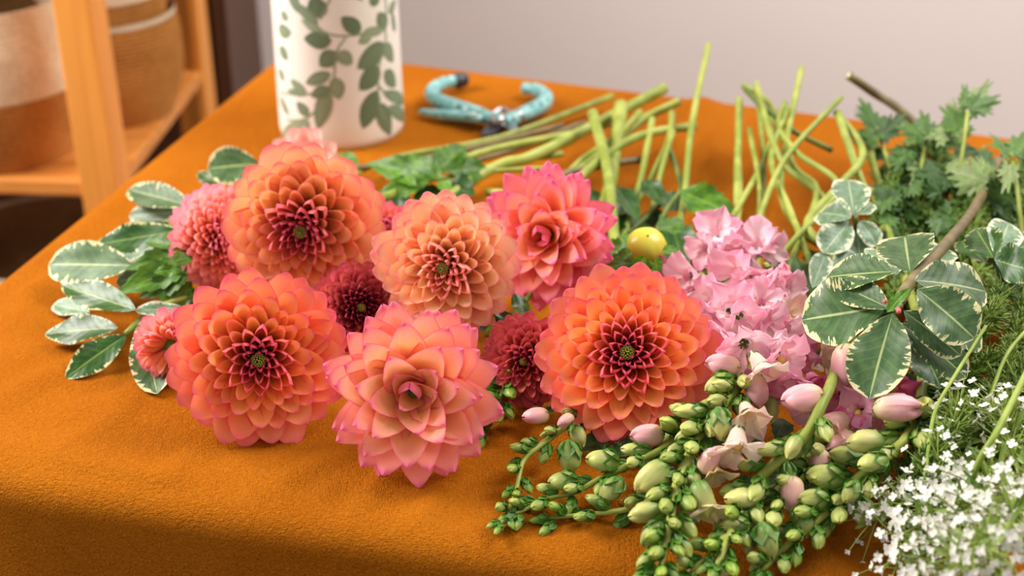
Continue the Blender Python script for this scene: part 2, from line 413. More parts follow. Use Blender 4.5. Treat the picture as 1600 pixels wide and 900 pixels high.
# ------------------------------------------------------------------ shelf and baskets behind on the left
def build_shelf():
    P = at_y(140, 200, 1.66); P.z = 0                      # near right post
    x0, y0 = P.x, P.y; Q = at_y(294, 110, 2.10); x1, y1 = Q.x, Q.y
    t = thing('wooden_shelf', 'honey coloured pine shelf unit with open sides standing behind the table', 'shelf', (x0, y0, -0.75))
    d = Vector((x1-x0, y1-y0, 0)); Ld = d.length; d.normalize(); s = Vector((-d.y, d.x, 0))      # d: depth direction, s: to the left along the front
    def beam(name, o, a, b, c, m):           # oriented box from o spanning a,b,c
        bb = MB(); pts = [o, o+a, o+a+b, o+b, o+c, o+a+c, o+a+b+c, o+b+c]
        bb.add(pts, [(0,3,2,1),(4,5,6,7),(0,1,5,4),(1,2,6,5),(2,3,7,6),(3,0,4,7)])
        x = bb.build(name, m, t, False, inv(t))
        md = x.modifiers.new('bevel', 'BEVEL'); md.width = 0.003; md.segments = 2
        return x
    pw, pd = 0.048, 0.055; W = 0.80; Hh = 2.1
    o0 = Vector((x0, y0, -0.75))-s*(-pw/2)-s*pw
    for base in (o0, o0+s*(W-pw)):
        for dd in (0, Ld): beam('post', base+d*dd, s*pw, d*pd, Vector((0, 0, Hh)), MT['wood'])
    zs = SH_Z
    for z in zs:
        beam('shelf_board', o0+Vector((0, 0, 0.75+z-0.022))+d*0.012+s*0.004, s*(W-0.008), d*(Ld+0.006), Vector((0, 0, 0.022)), MT['wood_x'])
        if z > .5: beam('side_rail', o0+Vector((0, 0, 0.75+z-0.026))-s*0.012+d*pd, s*0.012, d*(Ld-pd), Vector((0, 0, 0.03)), MT['wood'])
    beam('back_panel', o0+d*Ld+s*0.01+Vector((0, 0, 0.2)), s*(W-0.02), d*0.01, Vector((0, 0, Hh-0.25)), MT['floorwood'])
    return o0, d, s, Ld
SH_Z = (-0.56, -0.185, 0.26, 0.70, 1.10)
MT['basket_cream'] = None
def coil_mat(name, a, b):
    n = NT(name); tc = n.new('ShaderNodeTexCoord'); f = n.noise(1, 3, n.mapping(tc.outputs['UV'], (160, 40, 1))); g = n.noise(14, 2, tc.outputs['Object'])
    n.bump(f, 0.5, 0.002)
    return n.fin(n.mix(n.step(n.math('ADD', n.math('MULTIPLY', f, .6), n.math('MULTIPLY', g, .4)), 0.35, 0.65), a, b), 0.8, 0.2)
MT['basket_cream'] = coil_mat('cream_seagrass', srgb(206, 180, 146), srgb(240, 222, 194))
MT['basket_tan'] = coil_mat('tan_seagrass', srgb(150, 96, 40), srgb(196, 134, 66))
MT['basket_in'] = coil_mat('inner_seagrass', srgb(120, 86, 50), srgb(150, 112, 70))
def basket(label, loc, R, H, split=0.48):
    t = thing('woven_basket', label, 'basket', loc)
    nc = 26
    def coils(z0, z1, n):
        p = []
        for k in range(n):
            for q in range(6):
                a = -PI/2+PI*q/6; zz = z0+(z1-z0)*(k+0.5)/n; f = zz/H
                rr = R*(0.72+0.28*math.sin(min(1, f*1.5+0.15)*PI/2)) - 0.05*R*max(0, f-0.75)*4
                p.append((rr+math.cos(a)*H/nc*0.22, zz+math.sin(a)*(z1-z0)/n*0.5))
        return p
    obj('lower_band', lathe('lower_band', [(0.001, 0.001), (R*0.72, 0.001)]+coils(0, H*split, int(nc*split)), 72, MT['basket_tan']), t)
    obj('upper_band', lathe('upper_band', coils(H*split, H, nc-int(nc*split)), 72, MT['basket_cream']), t)
    obj('lining', lathe('lining', [(R*0.9, H*0.985), (R*0.93, H*0.6), (R*0.75, 0.02), (0.001, 0.015)], 60, MT['basket_in']), t)
    return t
o0, sd, ss, Ld = build_shelf()
def build_shade_block():  # added block: brown colour imitates deep shade, bulk keeps window light off the wall
    x1 = at_y(352, 60, 2.27).x; t = thing('shade_block', 'tall dark brown block added to imitate deep shade on the wall behind the shelf', 'shade_block', (x1-0.6, 2.4, -0.75)); m = wood_mat('shade_brown', srgb(72, 42, 22), srgb(88, 52, 28))
    b = MB(); b.box((x1-1.3, 2.29, -0.75), (x1, 2.585, 1.45)); b.build('block_body', m, t, False, inv(t))
    for k in (0, 1):
        b = MB(); b.box((x1-1.29+.645*k, 2.27, -0.68), (x1-.655+.645*k, 2.29, 1.43)); d = b.build('block_front', m, t, False, inv(t))
        b = MB(); b.box((x1-.70+.05*k+.03*k, 2.255, 0.3), (x1-.69+.08*k, 2.27, 0.42)); b.build('handle', m, d, False)  # grip on the added shade block
build_shade_block()
def onshelf(a, b, z): p = o0+ss*a+sd*b; return (p.x, p.y, z)
def spot(px, Y, z): q = at_y(px, 200, Y); return (q.x, q.y, z)
basket('large two tone seagrass basket, cream above tan, at the front of the shelf', spot(-2, 1.79, SH_Z[1]), 0.125, 0.215, .46)
basket('brown seagrass bowl in shade at the back right of the shelf', spot(186, 1.93, SH_Z[1]), 0.102, 0.15, 0.95)
basket('cream rimmed basket stacked in the shaded bowl', spot(186, 1.93, SH_Z[1]+.06), 0.088, 0.22, 0.52)
basket('dark basket in deep shade on the lowest visible shelf board', spot(40, 1.84, SH_Z[0]), 0.15, 0.22, .9)
# ------------------------------------------------------------------ vase
def build_vase():
    B = at(535, 201); R = 97*mpp(B); H = 0.27
    prof = [(0.001, 0.0), (R*0.93, 0.0), (R*0.985, 0.003), (R*1.0, 0.010)]+[(R*(1.0-0.05*(k/14)), 0.010+(H-0.014)*k/14) for k in range(1, 15)]
    rt = prof[-1][0]; prof += [(rt-0.001, H-0.001), (rt-0.004, H), (rt-0.007, H-0.003), (rt-0.008, H*0.5), (rt-0.008, 0.01), (0.001, 0.009)]
    t = thing('vase', 'white cylindrical ceramic vase printed with green leaf sprays', 'vase', B)
    cer = NT('glazed_ceramic'); cer.p.inputs['Coat Weight'].default_value = 0.3; cer.p.inputs['Coat Roughness'].default_value = 0.15
    tcn = cer.new('ShaderNodeTexCoord'); cf = cer.noise(9, 2, tcn.outputs['Object'])
    obj('body', lathe('body', prof, 96, cer.fin(cer.mix(cf, srgb(232, 226, 216), srgb(240, 236, 228)), 0.3, 0.5)), t)
    def hit(px, py):
        d = ray(px, py); o = CAM-B
        r = R*0.975
        a = d.x*d.x+d.y*d.y; b = 2*(o.x*d.x+o.y*d.y); c = o.x*o.x+o.y*o.y-r*r; D = b*b-4*a*c
        s = (-b-math.sqrt(max(D, 0)))/(2*a); p = o+d*s
        return math.atan2(p.y, p.x)*r, p.z
    def rad(z): return R*(1.0-0.05*max(0, (z-0.010))/(H-0.014))+0.00035
    def wrap(x, z): rr = rad(z); a = x/(R*0.975); return Vector((rr*math.cos(a), rr*math.sin(a), z))
    pr = NT('leaf_print_glaze'); at_ = pr.new('ShaderNodeAttribute'); at_.attribute_name = 'UVMap'
    sp = pr.new('ShaderNodeSeparateXYZ'); pr.L(at_.outputs['Vector'], sp.inputs[0])
    c = pr.mix(sp.outputs[0], srgb(100, 120, 92), srgb(160, 174, 142)); c = pr.mix(pr.math('MULTIPLY', pr.step(sp.outputs[1], 0.2, 0.9), 0.3), c, srgb(70, 96, 76))
    pm = pr.fin(c, 0.35, 0.5)
    b = MB(); r = random.Random(3)
    def leaf(x0, z0, x1, z1, wd, tone):
        dx, dz = x1-x0, z1-z0; L = math.hypot(dx, dz); ux, uz = dx/L, dz/L; nx, nz = -uz, ux; nv = 9
        vs = []; uv = []; fs = []
        for j in range(nv+1):
            v = j/nv; hw = wd*0.64*(math.sin(PI*v**0.85)**0.7 if 0 < v < 1 else 0.02)
            for u in (-1, 0, 1):
                vs.append(wrap(x0+ux*L*v+nx*hw*u, z0+uz*L*v+nz*hw*u)); uv.append((tone, abs(u)*0.5+0.3*v))
        for j in range(nv):
            for i in range(2):
                a = j*3+i; fs.append((a, a+1, a+4, a+3))
        b.add(vs, fs, uv)
    LV = [(490,150,400,80,55,0),(355,190,225,180,62,0),(300,85,270,-20,70,0),(290,110,180,10,40,.4),(330,165,210,90,30,.8),(610,130,570,60,55,.2),
          (600,200,475,320,80,.1),(575,310,485,420,75,0),(560,420,500,600,75,0),(570,480,625,630,65,.1),(600,330,650,405,55,.2),(590,430,690,480,45,.3),
          (610,500,690,560,50,.3),(600,200,640,290,50,.4),(375,240,300,310,60,.1),(385,240,450,300,50,.6),(350,340,235,390,45,.3),(370,360,390,465,55,.6),
          (350,410,260,450,45,.1),(340,420,290,600,60,.4),(250,540,195,475,45,.2),(240,440,165,370,40,.5),(240,440,150,420,25,.4),(108,140,165,150,50,.5),
          (115,215,150,280,45,.4),(113,320,135,380,35,.5),(120,450,160,540,35,.6),(240,570,130,640,50,.7),(250,560,200,640,40,.6),(118,60,150,90,35,.6),
          (545,30,570,-40,45,.1),(650,150,636,50,30,.4),(540,160,480,200,40,.7),(500,150,600,140,35,.7),(620,60,655,0,40,.5),(160,-40,200,60,40,.3),
          (430,-10,470,-90,55,.2),(380,-40,330,-120,50,.1),(600,-40,560,-130,60,.3)]
    flat_ = []
    for (a, c_, d, e, wd, tone) in LV:
        p = hit(400+a/3, c_/3); q = hit(400+d/3, e/3); flat_.append((p, q, wd/3*mpp(B), tone))
    for dx in (0, PI*R*0.975):                     # the print runs round the vase
        for p, q, wd, tone in flat_: leaf(p[0]+dx, p[1], q[0]+dx, q[1], wd, tone)
        for ln in ([(610,0),(605,130),(540,150),(350,162),(250,80),(180,0)],[(605,130),(605,200),(575,310),(572,480),(600,560)],
                   [(420,175),(375,250),(355,400),(250,545),(150,560)],[(355,400),(240,440),(120,430)],[(572,400),(600,430),(680,520)],[(605,0),(560,-120)],[(500,0),(380,-40),(300,90)]):
            P = smooth_line([Vector((*hit(400+x/3, y/3), 0)) for x, y in ln], 5); hw = 0.0009; vs = []; fs = []
            for i, p in enumerate(P):
                tt = (P[min(i+1, len(P)-1)]-P[max(i-1, 0)]).normalized()
                for sg in (-1, 1): vs.append(wrap(p.x-tt.y*hw*sg+dx, p.y+tt.x*hw*sg))
            for i in range(len(P)-1): fs.append((2*i, 2*i+1, 2*i+3, 2*i+2))
            b.add(vs, fs, [(0.45, 0.3)]*len(vs))
    b.build('leaf_print', pm, t, False)
build_vase()

# ------------------------------------------------------------------ secateurs
def build_pruner():
    c = at(778, 190, 0.012)
    t = thing('secateurs', 'turquoise handled garden secateurs lying open on the cloth by the vase', 'secateurs', c)
    teal = NT('patterned_teal_grip'); tc = teal.new('ShaderNodeTexCoord'); f = teal.noise(160, 2, tc.outputs['Object']); v = teal.new('ShaderNodeTexVoronoi'); v.inputs['Scale'].default_value = 90; teal.L(tc.outputs['Object'], v.inputs[0])
    col = teal.mix(teal.step(v.outputs['Distance'], 0.18, 0.3), srgb(70, 96, 100), srgb(124, 186, 186))
    col = teal.mix(teal.step(f, 0.56, 0.64), col, srgb(176, 214, 208)); tm = teal.fin(col, 0.28, 0.5)
    steel = flat('brushed_steel', srgb(176, 178, 180), 0.28, 0.5, 0.1, 80, 0, 0.9); blk = flat('blackened_steel', srgb(44, 48, 58), 0.4, 0.5, 0.2, 60)
    def arm(name, pts, rad, m, par=t, n=12):
        P = smooth_line([at(x, y, z) for x, y, z in pts], 6); N = len(P)
        rr = [rad[0]+(rad[1]-rad[0])*math.sin(PI*min(1, 0.15+0.8*i/(N-1)))for i in range(N)]
        b = MB(); b.tube(P, rr, n); return b.build(name, m, par, True, inv(t) if par is t else None)
    h = arm('handle', [(770,188,.012),(748,178,.013),(715,168,.014),(684,157,.014),(674,145,.014),(688,132,.013),(712,126,.012)], (.0060,.0082), tm)
    arm('end_cap', [(710,127,.012),(727,124,.011)], (.0075,.0086), blk, h)
    h = arm('handle', [(788,192,.012),(805,184,.013),(828,174,.014),(848,163,.014),(852,151,.014),(838,141,.013),(818,138,.012)], (.0060,.0086), tm)
    arm('collar', [(806,184,.013),(812,181,.013)], (.0082,.009), steel, h)
    arm('thumb_guard', [(752,187,.014),(725,182,.012),(690,179,.010),(656,174,.008)], (.0022,.006), tm)
    arm('spring', [(768,178,.012),(785,170,.014),(800,178,.012)], (.002,.0025), steel)
    def plate(name, pts, th, m):
        P = [at(x, y, 0.010) for x, y in pts]; b = MB(); n = len(P)
        b.add([p+Vector((0,0,th)) for p in P]+[p-Vector((0,0,th)) for p in P], [tuple(range(n)), tuple(range(n, 2*n))[::-1]]+[(k, k+n, (k+1) % n+n, (k+1) % n) for k in range(n)])
        return b.build(name, m, t, False, inv(t))
    plate('hook_blade', [(768,188),(785,190),(782,200),(772,212),(756,214),(752,208),(762,200)], .002, blk)
    plate('cutting_blade', [(780,182),(796,186),(808,198),(812,210),(806,214),(798,204),(784,198)], .0012, steel)
    pv = obj('pivot_bolt', lathe('pivot_bolt', [(.001,.006),(.006,.006),(.0085,.004),(.0085,-.006),(.001,-.006)], 24, steel), t); pv.location = at(778, 188, .0165)-c
    d = obj('pivot_cap', lathe('pivot_cap', [(.001,.008),(.004,.0075),(.0055,.006),(.0055,.004)], 6, tm), t); d.location = at(778, 188, .0165)-c
    # a few bright painted flowers on the grips
    for (x, y) in ((740,178),(748,183),(805,182),(726,170)):
        k = obj('painted_dot', lathe('painted_dot', [(.0001,.0022),(.0016,.0018),(.0024,0)], 10, MT['white']), t); k.location = at(x, y, .019)-c
build_pruner()

# ------------------------------------------------------------------ flower geometry, unit pieces (base at origin, runs along +Y, inner face +Z)
def petal_mesh(name, A0, A1, bend, point, m, base=0.30, nu=8, nv=9, vmax=0.60):
    def prof(v):
        a = base+(1-base)*sstep(0, vmax, v)
        if v > vmax:
            t = (v-vmax)/(1-vmax); a = (1-t**(2.9-1.3*point))**(0.5+0.40*point)
        return max(a, 0.03)*0.5
    def fn(u, v):
        u = 2*u-1; h = prof(v); A = max(A0+(A1-A0)*v, 0.05)
        full = max(prof(min(v, vmax)), h*0.6)
        x = h*math.sin(u*A)/A; z = (h*0.4+full*0.6)*(1-math.cos(u*A*h/full if A < 1.7 else u*A))/A
        if A > 1.6: x *= 1.2
        zz = bend*v*v-0.035*math.cos(u*PI/2)*math.sin(v*PI)*(1 if A < 1.5 else 0)
        zz += 0.05*sstep(.75, 1, v)*(1-u*u)*point
        return (x, v+0.02*point*(1-abs(u))*sstep(.8, 1, v), z+zz)
    return grid(name, fn, nu, nv, m, lambda v: math.sin(v*PI/2)**.9)
def put_petals(specs, name, parent):
    for me, M, col in specs:
        o = bpy.data.objects.new(name, me); C.objects.link(o); o.parent = parent; o.matrix_local = M; o.color = col
PET = {}
BENDS = [(2.5, 2.4, 0.25), (2.3, 2.0, 0.05), (1.8, 1.5, -0.20), (1.35, 1.1, -0.42), (1.2, 0.95, -0.58), (1.15, 0.88, -0.66)]
def petals_for(m, point):
    key = (m.name, point)
    if key not in PET:
        PET[key] = [petal_mesh('petal_%d' % i, a0, a1, b, point, m) for i, (a0, a1, b) in enumerate(
            BENDS)]
    return PET[key]
def axis_of(P, tx, ty):
    v = (CAM-P).normalized(); r = RGT; u = v.cross(-r).normalized()
    if u.z < 0: u = -u
    return (v + r*tx + u*ty).normalized()
def dahlia(label, px, py, z, Rpx, tilt, mat, s0=0.075, s1=0.36, point=0.4, Hf=0.55, stem=None, seed=1, core=28, phimax=112, eye='eye', outer_g=1.0, openf=1.0, start=7, srad=0.0038, smat='stem', core_amt=1.0, sq=None):
    P = at(px, py, z); R = Rpx*0.955*mpp(P); ax = axis_of(P, *tilt); rnd = random.Random(seed)
    t = thing('dahlia', label, 'dahlia', P, 'cut dahlias in the heap')
    X = ax.orthogonal().normalized(); Yv = ax.cross(X); pm = petals_for(mat, point)
    specs = []; phi = math.radians(start); i = 0; pmx = math.radians(phimax)
    rot = rnd.random()*6
    jt = .04+s0*.6
    while phi < pmx and i < 290:
        f = min(1, phi/(PI/2)); size = (s0+(s1-s0)*f**0.85)*R
        dphi = size*size*0.72/(2*PI*R*R*max(math.sin(phi), 0.06))
        a = rot+i*2.399963+rnd.uniform(-jt, jt); ph = phi+rnd.uniform(-.5, .5)*size/R*0.35
        rad = X*math.cos(a)+Yv*math.sin(a)
        rho = R*math.sin(ph)*rnd.uniform(.96, 1.03); zz = R*Hf*math.cos(ph) - 0.07*R*math.exp(-(ph/0.3)**2)
        tip = rad*rho+ax*zz
        root = rad*(rho*0.25)+ax*(zz*0.45-0.26*R*(0.5+0.5*f)-0.09*R)
        Yd = tip-root; L = Yd.length
        Wd = size*1.5*rnd.uniform(.88, 1.12)
        k = f*openf*6+rnd.uniform(-.5, .4); vi = max(0, min(5, int(k)))
        inner = (ax*1.0-rad*0.55)+Vector((rnd.uniform(-.12, .12), rnd.uniform(-.12, .12), rnd.uniform(-.12, .12)))
        bz = BENDS[vi][2]*Wd; Zn = (inner-Yd*inner.dot(Yd)/Yd.length_squared).normalized(); Yd = Yd-Zn*bz
        M = fr(root, Yd, inner, Wd, Yd.length*1.02, Wd)
        cf = core_amt*max(0, min(1, 1.25-math.degrees(ph)/core)) if core else 0
        og = max(0, min(1, (math.degrees(ph)-55)/50))*outer_g
        specs.append((pm[vi], M, (min(1, cf), og, rnd.random(), 1)))
        phi += dphi; i += 1
    put_petals(specs, 'petal', t)
    # the eye, the green back of the head, the stem
    if eye:
        b = MB(); er = R*0.085; zc = R*Hf-0.10*R
        for k in range(46):
            th = math.sqrt(k/46)*1.35; a = k*2.4; d = (X*math.cos(a)+Yv*math.sin(a))*math.sin(th)+ax*math.cos(th)
            p = ax*(zc-er*0.6)+d*er; b.tube([p-d*er*0.3, p+d*er*0.12, p+d*er*0.22], [er*0.13, er*0.14, er*0.03], 5)
        b.build('flower_eye', MT['eye'], t, True)
    b = MB(); b.tube([ax*(-0.58*R), ax*(-0.50*R), ax*(-0.35*R), ax*(-0.1*R), ax*(0.1*R)], [R*.05, R*.13, R*.22, R*.25, R*.16], 12); b.build('receptacle', MT['calyx'], t, True)
    lf = SEP
    for k in range(7):
        a = k*2*PI/7; rad = X*math.cos(a)+Yv*math.sin(a)
        o = obj('sepal', lf, t, fr(ax*(-0.5*R)+rad*R*.06, rad-ax*0.1, ax*-1, R*.22, R*.5, R*.2))
    if stem:
        pts = [P-ax*R*0.5, P-ax*R*0.75+Vector((0, 0, -0.004))]+[at(*s) for s in stem]
        pts = smooth_line(pts, 6); n = len(pts); b = MB(); b.tube(pts, [srad*.88*(1+0.25*k/n)*(1+.05*math.sin(k*1.7)) for k in range(n)], 10); b.build('stem', MT[smat], t, True, inv(t))
    return t, P, R, ax
MT['eye'] = flat('flower_eye', srgb(150, 150, 60), 0.6, 0.3, 0.25, 400)
def leaf_fn(point=0.5, fold=0.25, droop=-0.12, wave=0.0, teeth=0, base=0.04, wmax=0.5, tdepth=0.12):
    def fn(u, v):
        u = 2*u-1
        if v < wmax: h = math.sin(v/wmax*PI/2)**0.8
        else: t = (v-wmax)/(1-wmax); h = (1-t**(2.5-point))**(0.5+0.5*point)
        h = max(h, 0.03)*0.5
        if teeth: h *= 1-tdepth+tdepth*2*((v*teeth) % 1.0)*(1 if 0.1 < v < 0.95 else 0.5)
        x = h*u; z = fold*abs(x)+droop*v*v
        if wave: z += wave*math.sin(v*11+u*1.5)*abs(u)*h*2
        return (x, v, z)
    return fn
SEP = grid('sepal', leaf_fn(0.8, 0.4, -0.2), 2, 4, MT['calyx'])
LF = {}
def leafset(key, mats, nu=6, nv=16, **kw):
    LF[key] = [grid(key+'_leaf', leaf_fn(**{**kw, 'droop': kw.get('droop', -0.1)+d, 'wave': kw.get('wave', 0)+w_}), nu, nv, MT[mats]) for d, w_ in ((0, 0), (0.10, .03), (-0.12, .02))]
leafset('v', 'vleaf', point=0.1, fold=0.18, droop=-0.06, wave=0.03, wmax=0.58)
leafset('vd', 'vleaf_dark', point=0.55, fold=0.15, droop=-0.04, wave=0.04, wmax=0.5)
leafset('vp', 'vleaf_pale', point=0.15, fold=0.2, droop=-0.08, wave=0.05, wmax=0.58)
leafset('d', 'dleaf', nv=30, point=0.8, fold=0.25, droop=-0.15, wave=0.08, wmax=0.4, teeth=6, tdepth=.13)
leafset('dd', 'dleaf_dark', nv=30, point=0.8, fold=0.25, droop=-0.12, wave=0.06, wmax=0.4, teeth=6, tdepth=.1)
def leafbt(parent, kind, b, t, wpx, up=None, name='leaf', bz=0.03, tz=0.03, rnd=random.Random(5), flipn=None):
    """leaf from base pixel b to tip pixel t"""
    B_ = at(b[0], b[1], b[2] if len(b) > 2 else bz); T_ = at(t[0], t[1], t[2] if len(t) > 2 else tz)
    Yd = T_-B_; W = wpx*mpp(B_)*1.22; nrm = (CAM-B_).normalized()*0.75+Vector((rnd.uniform(-.25, .25), rnd.uniform(-.2, .2), 0.6))
    if up is not None: nrm = nrm+Vector(up)
    me = rnd.choice(LF[kind]) if flipn is None else LF[kind][flipn]
    return obj(name, me, parent, inv(parent) @ fr(B_, Yd, nrm, W, Yd.length, W))
def stem_px(parent, pts, r, m='stem', name='stem', n=8, taper=1.0, k=5):
    P = smooth_line([at(*p) for p in pts], k); N = len(P); b = MB(); b.tube(P, [r*(1+(taper-1)*i/(N-1))*(1+0.04*math.sin(i*1.3)) for i in range(N)], n)
    return b.build(name, MT[m], parent, True, inv(parent))

# palettes
PM_OR = petal_mat('orange_petal', srgb(255, 190, 84), srgb(255, 148, 106), srgb(244, 100, 134), srgb(206, 54, 86), srgb(255, 148, 138))
PM_OR2 = petal_mat('warm_orange_petal', srgb(255, 204, 104), srgb(255, 180, 130), srgb(250, 120, 138), srgb(206, 54, 84), srgb(255, 200, 172))
PM_PEACH = petal_mat('peach_petal', srgb(255, 210, 128), srgb(255, 196, 154), srgb(252, 140, 158), srgb(250, 146, 108), srgb(255, 206, 184))
PM_CORAL = petal_mat('coral_petal', srgb(255, 204, 126), srgb(255, 154, 154), srgb(248, 102, 158), srgb(255, 186, 116), srgb(255, 166, 176))
PM_PINK = petal_mat('pink_petal', srgb(255, 186, 112), srgb(252, 142, 164), srgb(242, 92, 156), srgb(250, 172, 90), srgb(248, 128, 172))
PM_BLUSH = petal_mat('blush_petal', srgb(255, 192, 122), srgb(255, 166, 160), srgb(248, 144, 182), srgb(240, 140, 110), srgb(254, 172, 192))
PM_RED = petal_mat('dusky_red_petal', srgb(210, 104, 80), srgb(204, 84, 90), srgb(182, 50, 78), srgb(128, 18, 46), srgb(210, 102, 102))
dahlia('big peach orange dahlia with dark red eye, topmost of the left heap', 478, 350, 0.085, 118, (-.20, -.26), PM_OR2, s0=.055, s1=.46, point=.15, seed=2, core=36,
       stem=[(560, 318, .05), (620, 300, .03), (747, 240, .03), (897, 209, .035), (960, 190, .03)])
dahlia('pink fringed dahlia half hidden behind the left of the topmost dahlia', 345, 372, 0.055, 84, (.5, .0), PM_BLUSH, s0=.09, s1=.27, point=.3, Hf=.75, seed=3, core=14,
       stem=[(450, 330, .03), (600, 252, .012), (780, 215, .012), (957, 150, .02)], srad=.003)
dahlia('deep orange dahlia at front left with a green centred crimson eye', 405, 556, 0.052, 127, (-.02, -.13), PM_OR, s0=.065, s1=.46, point=.3, seed=4, core=26,
       stem=[(480, 470, .03), (600, 380, .02), (760, 268, .03), (830, 245, .035), (920, 200, .04), (1038, 138, .06)], srad=.0052)
dahlia('coral dahlia with large pointed petals at the front edge of the heap', 645, 612, 0.052, 124, (-.05, -.12), PM_CORAL, s0=.34, s1=.50, point=.8, Hf=.62, seed=5, core=0, eye=None, start=10, openf=2.2,
       stem=[(700, 500, .03), (800, 400, .02), (897, 287, .04), (957, 235, .045), (1010, 209, .045), (1085, 197, .04)], outer_g=.5)
dahlia('peach dahlia with a split eye in the middle of the heap', 701, 415, 0.078, 106, (-.22, -.10), PM_PEACH, s0=.085, s1=.46, point=.35, seed=6, core=12, core_amt=.6,
       stem=[(790, 350, .04), (867, 280, .035), (940, 258, .035), (999, 250, .03)], smat='stem_brown', srad=.0035)
dahlia('rose pink dahlia with tall pointed petals behind the peach one', 858, 368, 0.072, 100, (-.26, -.02), PM_PINK, s0=.32, s1=.48, point=.85, Hf=.7, seed=7, core=0, eye=None, start=10, openf=2.2,
       stem=[(940, 330, .03), (960, 240, .04), (970, 164, .06)], srad=.0062)
dahlia('large orange dahlia on the right with a green and crimson eye', 980, 556, 0.055, 130, (.0, .10), PM_OR, s0=.065, s1=.44, point=.35, seed=8, core=30,
       stem=[(980, 470, .03), (961, 385, .03), (950, 269, .045), (926, 177, .06)], srad=.0048)
dahlia('dusky red dahlia sunk between the topmost and the middle dahlia', 562, 482, 0.045, 72, (.1, .05), PM_RED, s0=.09, s1=.34, point=.3, seed=9, core=45,
       stem=[(640, 440, .02), (760, 340, .02), (870, 300, .02)], srad=.003)
dahlia('small dark red dahlia in the shade left of the large right one', 826, 562, 0.035, 72, (-.3, -.1), PM_RED, s0=.16, s1=.36, point=.4, seed=10, core=20,
       stem=[(880, 500, .02), (960, 400, .02), (999, 287, .03), (1019, 186, .05)], srad=.003)
dahlia('small half open pink dahlia with yellow green inner buds at far left', 268, 540, 0.03, 60, (-.35, -.25), PM_BLUSH, s0=.20, s1=.30, point=.1, Hf=.8, seed=11, core=0, eye=None, start=38, openf=.7,
       stem=[(330, 480, .02), (450, 420, .012)], srad=.003)
dahlia('coral dahlia peeping out behind the right of the rose pink one', 925, 362, 0.03, 30, (.2, .1), PM_CORAL, s0=.3, s1=.5, point=.4, seed=12, core=0, eye=None, stem=[(990, 320, .02), (1043, 224, .04), (1050, 175, .05)], srad=.003)
dahlia('pale pink dahlia showing only its rim behind the topmost dahlia', 478, 252, 0.045, 46, (-.1, .1), petal_mat('pale_pink_petal', srgb(250, 206, 180), srgb(250, 206, 196), srgb(244, 176, 184), srgb(240, 170, 150), srgb(250, 214, 206)), s0=.3, s1=.6, point=.1, seed=13, core=0, eye=None, stem=[(560, 262, .02), (700, 240, .012), (880, 196, .015)], srad=.0028, smat='stem_brown')
dahlia('pink dahlia scrap showing between the topmost and the peach dahlia', 604, 352, 0.03, 34, (.1, .1), PM_PINK, s0=.3, s1=.5, point=.4, seed=14, core=0, eye=None, stem=[(640, 320, .015), (760, 262, .02), (880, 240, .03)], srad=.0028)

# closed dahlia bud
def build_bud():
    P = at(1010, 384, 0.06); R = 31*mpp(P); ax = axis_of(P, .1, .75)
    t = thing('dahlia_bud', 'round yellow green dahlia bud above the large right dahlia', 'flower bud', P)
    n = NT('yellow_bud'); tc = n.new('ShaderNodeTexCoord'); sp = n.new('ShaderNodeSeparateXYZ'); n.L(tc.outputs['UV'], sp.inputs[0])
    f = n.noise(1, 3, n.mapping(tc.outputs['UV'], (18, 2, 1)))
    m = n.fin(n.mix(n.step(n.math('ADD', sp.outputs[1], n.math('MULTIPLY', f, .3)), .3, 1.), srgb(140, 158, 40), srgb(216, 206, 70)), .3, .5, .1)
    prof = [(max(.001, math.sin(PI*k/14)*R), -math.cos(PI*k/14)*R*.82) for k in range(15)]
    me = lathe('bud_body', prof, 40, m, lambda a, v: 1+.045*((a*5/(2*PI)+v*.5) % 1.0))
    obj('bud_body', me, t, fr((0, 0, 0), ax.orthogonal(), ax, 1, 1, 1))
    X = ax.orthogonal().normalized(); Y = ax.cross(X)
    for k in range(6):
        a = k*PI/3+.3; rad = X*math.cos(a)+Y*math.sin(a)
        obj('sepal', LF['d'][k % 3], t, fr(ax*(-R*.72)+rad*R*.2, rad*1-ax*.12, ax, R*.95, R*1.75, R*.8))
    for b_, t_, w_ in (((1006,400,.078),(994,428,.062),24),((1024,402,.078),(1030,432,.060),20),((1034,394,.074),(1062,386,.07),15),((988,396,.074),(960,400,.066),18),((1016,404,.078),(1012,422,.066),16)):
        leafbt(t, 'd', b_, t_, w_, name='bract', rnd=random.Random(w_))
    stem_px(t, [(1012, 400, .045), (1020, 440, .03), (1040, 400, .02), (1066, 330, .03), (1081, 194, .06), (1107, 70, .10)], .0032)
build_bud()

# ------------------------------------------------------------------ snapdragons
def bud_mesh(name, m, wrap=0, n=16, nv=9):
    def fn(u, v):
        a = u*2*PI; q = v**.85; r = .5*max(.02, (1-abs(2*q-1)**2.5))**.6
        if wrap: r *= 1+.20*(((a/(2*PI))*3+v*.5) % 1.0)-.08
        else: r *= (.80+.28*sstep(.25, .7, q))*(1+.12*math.cos(2*a)*sstep(.3, 1, v)+.05*math.cos(5*a)-.10*math.exp(-((a-PI/2)/.35)**2)*sstep(.4, .9, v))
        y = v-.10*max(0, math.cos(2*a+1))*sstep(.7, 1, v)
        if wrap: y += .06*math.sin(3*a)*sstep(.6, 1, v)
        return (r*math.cos(a), y, r*math.sin(a)*.9)
    return grid(name, fn, n, nv, m, lambda v: .5-.5*math.cos(v*PI))
BUD = bud_mesh('bud', MT['bud']); WBUD = bud_mesh('wrapped_bud', MT['pbud'], 1, 18, 10); CBUD = bud_mesh('wrapped_cream', MT['bud'], 1, 18, 10)
